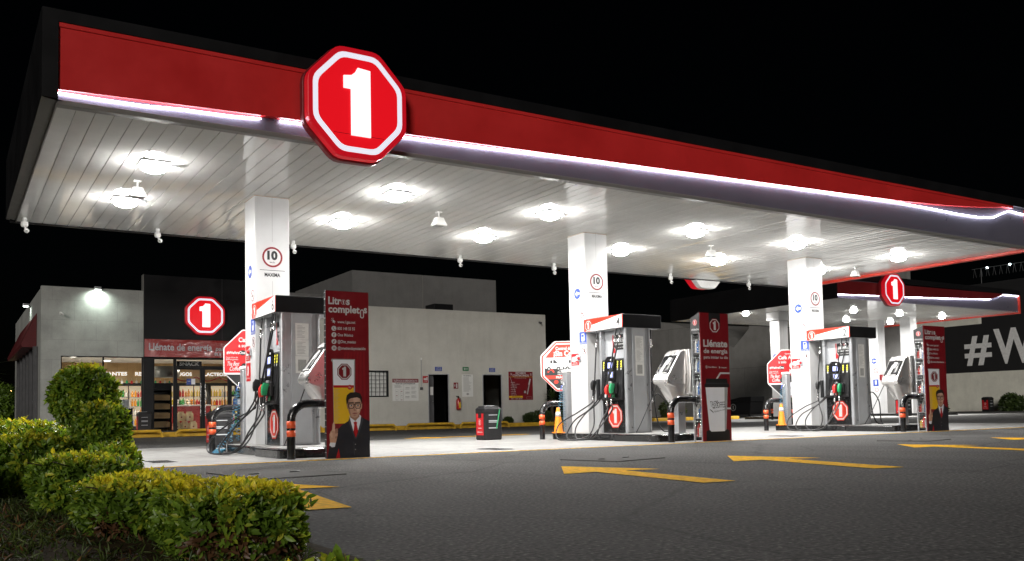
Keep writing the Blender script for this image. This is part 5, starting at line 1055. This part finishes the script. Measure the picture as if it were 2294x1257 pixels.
for i, (x, y, lb) in enumerate([(32.6, 30.45, 'leftmost of all'), (36.7, 27.45, 'front row, left'), (36.5, 30.5, 'rear row, hidden by the column of pump 2'), (40.2, 27.4, 'front row, by its right column'), (40.3, 30.6, 'rear row, above pump 2'), (43.8, 27.4, 'front row, rightmost'), (43.75, 30.4, 'rear row, between the two right columns')]):
    t_ = canopy_lamp('lamp_lens_far', .85); t_.location = (x, y, FH-.004); t_['group'] = 'lamps under the far canopy'; t_['label'] = 'lit lamp under the far canopy, '+lb
    lamp_light(x, y, FH-.15, LAMP_W*1.9, .5, 165)
for k, (x, y0) in enumerate([(33.5, 29.2), (42.2, 30.1), (42.2, 28.2)]):
    t = thing('canopy_column', 'white column of the far canopy, %s' % ('beside the column of pump 2', 'above the silver terminal of pump 2', 'left of the cabinet with the suited man')[k], 'column', (x, y0, 0), 0, 'white columns of the far canopy')
    sc_ = .58; b = MB(); b.box(0, sc_, 0, sc_, .13, FH+.01, 'column_white'); b.build('shaft', t, bevel=.01)
    g = G((sc_/2, 0, 0), X, Z); g.rect(-.005, .13, .005, FH, 'print_grey', .6); g.build('panel_joint', t)
    if k == 0:
        b = MB(); b.box(-.12, sc_+.1, -.1, sc_+.1, FH-.42, FH-.03, 'column_white'); b.build('capital', t, bevel=.02)
    g = G((-.001, 0, 0), NY, Z); g.ell(-.30, 2.95, .15, .15, 'sign_blue', 1); g.poly([(-.42, 2.95), (-.3, 3.04), (-.3, 2.98), (-.18, 2.98), (-.18, 2.92), (-.3, 2.92), (-.3, 2.86)], 'sign_white', 2); g.circ(-.2, 2.42, .11, .135, 'sign_dark_red', 1); g.line(-.28, 2.5, -.12, 2.34, .02, 'sign_dark_red', 2); g.rect(-.4, 1.6, -.08, 1.95, 'sign_blue', 1); g.rect(-.3, 1.68, -.18, 1.9, 'sign_white', 2); g.circ(-.2, 1.4, .09, .11, 'sign_dark_red', 1); g.build('sticker', t)
    g = G((sc_/2, -.001, 0), X, Z); g.rect(-.3, 1.9, .28, 2.2, 'sign_dark_red', 1); g.logo(0, 2.05, .13, 'sign_red', 'sign_white', 'sign_red', 'sign_white', 2); g.build('number_plate', t)
    if k == 2: continue
    t = thing('far_pump_island', 'low black island under the far canopy, %s' % ('behind the coffee board of pump 2', 'behind the silver terminal of pump 2')[k], 'island', (x, 29.0, 0), 0, 'islands under the far canopy')
    b = MB(); b.prism(rounded([(-.5, -2.6), (1.1, -2.6), (1.1, 2.2), (-.5, 2.2)], .15), (0, 0, .13), X, Y, .127, 'black_gloss'); b.build('kerb', t, bevel=.02); b = MB(); b.box(-.42, 1.02, -2.1, 2.1, .131, .135, 'pad_concrete'); b.build('top_slab', t)
ubar(0, 31.9, 28.4, 'guard bar with orange bands far behind the coffee sign of pump 2', .95, 1.2)
# ------------------------------------------------------------------ hedges, topiary, plants
_LV = np.array([(0, 0, 0), (0, .36, -.035), (0, .72, -.05), (0, 1, -.13), (-.20, .34, .035), (-.17, .68, .01), (.20, .34, .035), (.17, .68, .01)])
_LF = [(0, 1, 4), (1, 2, 5, 4), (2, 3, 5), (0, 6, 1), (1, 6, 7, 2), (2, 7, 3)]
def leaves(name, pos, nrm, L, tint, mat_, parent=None, per=6, spread=(20, 72), wid=1.0, dry=0):
    """rosettes of folded leaves at pos, opening around nrm"""
    n = len(pos); m = n*per
    nn = np.repeat(nrm, per, 0); ref = np.where(np.abs(nn[:, 2:3]) < .9, np.array([[0, 0, 1.]]), np.array([[1., 0, 0]]))
    u = np.cross(nn, ref); u /= np.linalg.norm(u, axis=1, keepdims=True)+1e-9; v = np.cross(nn, u)
    ang = np.tile(np.arange(per)*2*math.pi/per, n)+np.repeat(rng.uniform(0, 6.28, n), per)+rng.normal(0, .3, m)
    el = np.radians(rng.uniform(spread[0], spread[1], m))[:, None]
    rad = u*np.cos(ang)[:, None]+v*np.sin(ang)[:, None]
    d = nn*np.cos(el)+rad*np.sin(el); up = nn*np.sin(el)-rad*np.cos(el)
    up += rng.normal(0, .25, (m, 3)); side = np.cross(d, up); side /= np.linalg.norm(side, axis=1, keepdims=True)+1e-9; up = np.cross(side, d)
    ln = (L*rng.uniform(.5, 1.35, m))[:, None]; base = np.repeat(pos, per, 0)+rng.normal(0, L*.12, (m, 3))
    V = base[:, None, :]+ln[:, None, :]*(_LV[None, :, 0:1]*side[:, None, :]*wid+_LV[None, :, 1:2]*d[:, None, :]+_LV[None, :, 2:3]*up[:, None, :])
    V = V.reshape(-1, 3); me = bpy.data.meshes.new(name)
    lens = np.tile([len(f) for f in _LF], m); loops = np.concatenate([np.array(f) for f in _LF])
    loops = (np.tile(loops, m)+np.repeat(np.arange(m)*8, len(loops))).astype(np.int32)
    me.vertices.add(len(V)); me.vertices.foreach_set('co', V.astype(np.float32).ravel())
    me.loops.add(len(loops)); me.loops.foreach_set('vertex_index', loops)
    me.polygons.add(len(lens)); me.polygons.foreach_set('loop_start', np.concatenate([[0], np.cumsum(lens)[:-1]]).astype(np.int32))
    me.polygons.foreach_set('use_smooth', np.ones(len(lens), bool))
    me.materials.append(MATS[mat_])
    if dry:
        me.materials.append(MATS['dry_leaf']); dm = np.repeat(dry_mask(np.repeat(pos, per, 0)), 6).astype(np.int32); me.polygons.foreach_set('material_index', dm)
    at = me.attributes.new('tint', 'FLOAT', 'POINT'); at.data.foreach_set('value', np.repeat(np.clip(np.repeat(tint, per)+rng.normal(0, .11, m), 0, 1), 8).astype(np.float32))
    me.update(calc_edges=True); me.validate()
    o = bpy.data.objects.new(name, me); COL.objects.link(o)
    if parent: o.parent = parent
    return o
DRY = []
def dry_mask(p):
    k = np.zeros(len(p), bool)
    for c, r in DRY: k |= (np.linalg.norm(p-np.array(c), axis=1) < r*rng.uniform(.5, 1.15, len(p)))
    return k
def blob(n, cx, cy, z0, z1, hx, hy, pw, lump, seed, depth=.30):
    """points and outward normals in a noisy rounded block"""
    r2 = np.random.default_rng(seed); d = r2.normal(0, 1, (n*2, 3)); d /= np.linalg.norm(d, axis=1, keepdims=True); d = d[d[:, 2] > -.85][:n]
    k = (np.abs(d)**pw).sum(1)**(-1/pw); p = d*k[:, None]
    ph = r2.uniform(0, 6.28, (5, 3)); fr = r2.uniform(2.0, 5.5, (5, 3)); w_ = sum(np.sin((p*fr[i]+ph[i]).sum(1)) for i in range(5))/5
    p = p*(1+lump*w_-depth*r2.beta(1, 2.4, len(p))+(r2.random(len(p)) < .05)*r2.uniform(0, .16, len(p)))[:, None]
    nr = np.sign(p)*np.abs(p)**(pw-1)/np.array([hx, hy, (z1-z0)/2]); nr /= np.linalg.norm(nr, axis=1, keepdims=True)+1e-9
    nr = nr+r2.normal(0, .38, nr.shape)+np.array([0, 0, .25]); nr /= np.linalg.norm(nr, axis=1, keepdims=True)
    return p*np.array([hx, hy, (z1-z0)/2])+np.array([cx, cy, (z0+z1)/2]), nr, p
def shrub(name, label, cat, cx, cy, z0, z1, hx, hy, n, L, pw=4, lump=.06, seed=1, ytop=.75, mat_='hedge_leaf', group=None, tiers=None, stems=6, dry=0, base_t=.46):
    t = thing(name, label, cat, (cx, cy, 0), 0, group); P_, N_, T_ = [], [], []
    for (bx, by, bz0, bz1, bhx, bhy, bn, bp) in (tiers or [(0, 0, z0, z1, hx, hy, n, pw)]):
        p, nr, q = blob(bn, bx, by, bz0, bz1, bhx, bhy, bp, lump, seed); seed += 1
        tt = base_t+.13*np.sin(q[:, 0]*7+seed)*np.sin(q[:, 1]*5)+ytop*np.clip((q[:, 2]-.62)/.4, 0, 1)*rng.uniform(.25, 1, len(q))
        P_.append(p); N_.append(nr); T_.append(tt)
        b = MB(); b.sphere((bx, by, (bz0+bz1)/2), 1, 'soil', 12)
    leaves('foliage', np.concatenate(P_), np.concatenate(N_), L, np.concatenate(T_), mat_, t, dry=dry)
    rs = random.Random(seed)
    for k in range(stems):
        tr = (tiers or [(0, 0, z0, z1, hx, hy, n, pw)]); x0, y0 = rs.uniform(-.3, .3)*hx, rs.uniform(-.5, .5)*hy; zt = tr[-1][3]*.8
        b = MB(); pts = [(x0, y0, 0.0)]+[(x0+rs.uniform(-.5, .5)*hx*f, y0+rs.uniform(-.4, .4)*hy*f, zt*f) for f in (.35, .7, 1)]
        b.tube(spline(pts, 4), [.014-.009*i/12 for i in range(13)], 'trunk_bark', 6)
        for q in range(7):
            c = Vector(pts[1+q % 3]); b.tube([c, c+Vector((rs.uniform(-.8, .8)*hx, rs.uniform(-.6, .6)*hy, rs.uniform(.0, .25)*zt))], .004, 'trunk_bark', 4)
        b.build('stem', t)
    return t
HG = 'clipped yellow green hedges of the left bed'
DRY[:] = [((-.05, -.30, .10), .13), ((-.2, -.40, .06), .10), ((.1, -.42, .05), .07)]
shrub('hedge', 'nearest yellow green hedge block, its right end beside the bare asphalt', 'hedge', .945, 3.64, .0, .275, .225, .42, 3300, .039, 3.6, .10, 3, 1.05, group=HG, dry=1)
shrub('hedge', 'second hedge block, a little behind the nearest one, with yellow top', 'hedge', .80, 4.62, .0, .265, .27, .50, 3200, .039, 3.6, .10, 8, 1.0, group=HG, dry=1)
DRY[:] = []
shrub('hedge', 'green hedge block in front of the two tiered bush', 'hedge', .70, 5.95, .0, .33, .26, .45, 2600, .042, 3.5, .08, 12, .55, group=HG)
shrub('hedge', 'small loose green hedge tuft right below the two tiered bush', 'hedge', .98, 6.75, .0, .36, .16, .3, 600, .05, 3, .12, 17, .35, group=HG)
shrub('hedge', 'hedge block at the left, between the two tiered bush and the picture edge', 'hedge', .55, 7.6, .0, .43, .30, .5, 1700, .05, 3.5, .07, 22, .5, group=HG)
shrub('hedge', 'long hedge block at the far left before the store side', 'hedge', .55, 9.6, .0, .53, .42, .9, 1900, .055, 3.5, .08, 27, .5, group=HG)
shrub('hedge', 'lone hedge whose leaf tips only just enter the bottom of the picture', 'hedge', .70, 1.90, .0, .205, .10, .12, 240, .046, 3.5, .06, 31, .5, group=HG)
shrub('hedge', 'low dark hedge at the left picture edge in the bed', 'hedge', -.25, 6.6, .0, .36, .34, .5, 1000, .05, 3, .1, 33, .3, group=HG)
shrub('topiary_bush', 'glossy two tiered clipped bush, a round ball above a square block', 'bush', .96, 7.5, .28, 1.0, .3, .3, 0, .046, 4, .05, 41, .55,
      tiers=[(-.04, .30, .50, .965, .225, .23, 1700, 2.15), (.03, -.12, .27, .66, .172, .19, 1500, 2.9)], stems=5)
# bed litter: dry grass and fallen leaves
n = 9000; gx = rng.uniform(-2.2, 1.15, n); gy = rng.uniform(2.2, 8.0, n)
pos = np.stack([gx, gy, np.full(n, .035)], 1); nr = rng.normal(0, .45, (n, 3))+np.array([0, 0, 1.]); nr /= np.linalg.norm(nr, axis=1, keepdims=True)
tag(leaves('grass', pos, nr, .05, rng.uniform(.3, 1, n), 'dark_leaf', None, 3, (25, 80), .28), None, None, None, 'stuff')
n = 2600; gx = rng.uniform(-1.6, 1.15, n); gy = rng.uniform(2.2, 6.0, n); pos = np.stack([gx, gy, np.full(n, .03)], 1)
tag(leaves('dry_leaves', pos, nr[:n], .05, rng.uniform(0, 1, n), 'dry_leaf', None, 2, (50, 95), .5), None, None, None, 'stuff')
# small shrubs and spiky plants by the buildings
for x, y, s_, lb, sd_ in [(20.1, 30.5, .26, 'small round shrub right of the trash bin by the white wall', 51), (20.62, 30.45, .34, 'larger round shrub at the right end of the white wall', 52), (19.05, 30.55, .13, 'tiny dark shrub at the foot of the white wall', 53), (21.9, 30.6, .34, 'round shrub behind the orange cone of the van sign', 54)]:
    shrub('small_shrub', lb, 'shrub', x, y, .17, .16+s_*1.25, s_, s_, 420, .09, 2.6, .1, sd_, .2, 'dark_leaf', 'shrubs before the white building', stems=2)
shrub('small_shrub', 'dark ragged shrub beside the trash bin at the lettered wall', 'shrub', 62.6, 34.3, .0, .95, .55, .55, 400, .32, 2.3, .3, 61, .1, 'dark_leaf', 'shrubs by the far wall', stems=3)
shrub('small_shrub', 'dark low shrub half hidden by the suited man cabinet', 'shrub', 62.6, 40.0, .0, .9, .6, .6, 400, .3, 2.3, .3, 62, .1, 'dark_leaf', 'shrubs by the far wall', stems=3)
shrub('small_shrub', 'low shrub seen between pump 4 and its terminal', 'shrub', 30.6, 33.6, .15, .95, .55, .6, 500, .12, 2.4, .15, 63, .2, 'dark_leaf', stems=2)
b = MB(); b.box(28.5, 34.2, 32.6, 34.2, 0, .16, 'yellow_paint'); tag(b.build('planter_kerb', bevel=.03), 'yellow planter kerb behind pump 4', 'kerb')
def yucca(x, y, h, L, nb, label, z0=.15, lean=0, mat_='dark_leaf', trunks=1):
    t = thing('yucca', label, 'palm', (x, y, z0)); rs = random.Random(int(x*10)); 
    for k in range(trunks):
        ox = (k-(trunks-1)/2)*.25; b = MB(); b.tube([(ox, 0, 0), (ox+lean*.5, .02, h*.5), (ox+lean, 0, h)], [.07, .06, .05], 'trunk_bark', 8); b.build('trunk', t)
        b = MB()
        for q in range(nb):
            a = rs.uniform(0, 6.28); e = rs.uniform(-.5, 1.35); ln = L*rs.uniform(.7, 1.1); c = Vector((ox+lean, 0, h)); d = Vector((math.cos(a)*math.cos(e), math.sin(a)*math.cos(e), math.sin(e))); sd_ = d.cross(Vector((0, 0, 1))).normalized()*L*.035
            p1 = c+d*ln*.5; p2 = c+d*ln+Vector((0, 0, -.12*ln))
            b.add([c-sd_*.6, c+sd_*.6, p1+sd_, p1-sd_, p2], [(0, 1, 2, 3), (3, 2, 4)], mat_)
        o = b.build('crown', t); at = o.data.attributes.new('tint', 'FLOAT', 'POINT'); at.data.foreach_set('value', np.repeat(rng.uniform(.1, .7, nb), 5).astype(np.float32))
    return t
yucca(21.2, 30.55, .95, .62, 70, 'spiky yucca with a thin trunk under the van sign'); yucca(22.0, 30.6, .7, .55, 50, 'shorter spiky yucca hidden behind the van sign')
yucca(43.8, 37.3, .5, 1.9, 60, 'dark spiky plant beside the dumpster', 0)
yucca(.35, 20.5, 1.5, 1.0, 60, 'dark palm fronds at the left picture edge', 0)
# dark corner left of the store
t = thing('garden_tree', 'small dim green tree left of the store, near the distant lamp', 'tree', (2.1, 44, 0)); b = MB(); b.tube([(0, 0, 0), (.05, 0, .6), (0, .1, 1.2)], [.09, .07, .04], 'trunk_bark', 8); b.build('trunk', t)
p, nr, q = blob(900, 0, 0, .5, 2.1, .75, .8, 2.2, .25, 71); leaves('crown', p, nr, .16, .35+0*q[:, 0], 'hedge_leaf', t)
b = MB(); b.tube([(1.0, 24, 0), (1.0, 24, 1.35)], .03, 'trunk_bark', 8); tag(b.build('garden_post'), 'thin wooden post at the left picture edge', 'post')
t = thing('street_lamp', 'distant orange street lamp glowing left of the store', 'street lamp', (3.25, 60, 0)); b = MB(); b.tube([(0, 0, 0), (0, 0, 2.55)], .04, 'dark_grey', 8); b.build('pole', t); b = MB(); b.sphere((0, 0, 2.5), .11, 'street_glow', 10); b.build('bulb', t)
d = bpy.data.lights.new('street_lamp_light', 'POINT'); d.energy = 60; d.color = (1, .65, .3); d.shadow_soft_size = .1; o = bpy.data.objects.new('street_lamp_light', d); COL.objects.link(o); o.location = (0, -.2, 2.5); o.parent = t
t = thing('dark_fence', 'dark fence with posts behind the small tree, left of the store', 'fence', (-8, 52, 0)); b = MB(); b.box(0, 14, 0, .1, 0, 1.0, 'black_panel'); b.build('rail_panel', t)
for k in range(6):
    b = MB(); b.box(k*2.6, k*2.6+.12, -.06, -.003, 0, 1.3, 'dark_grey'); b.build('post', t)
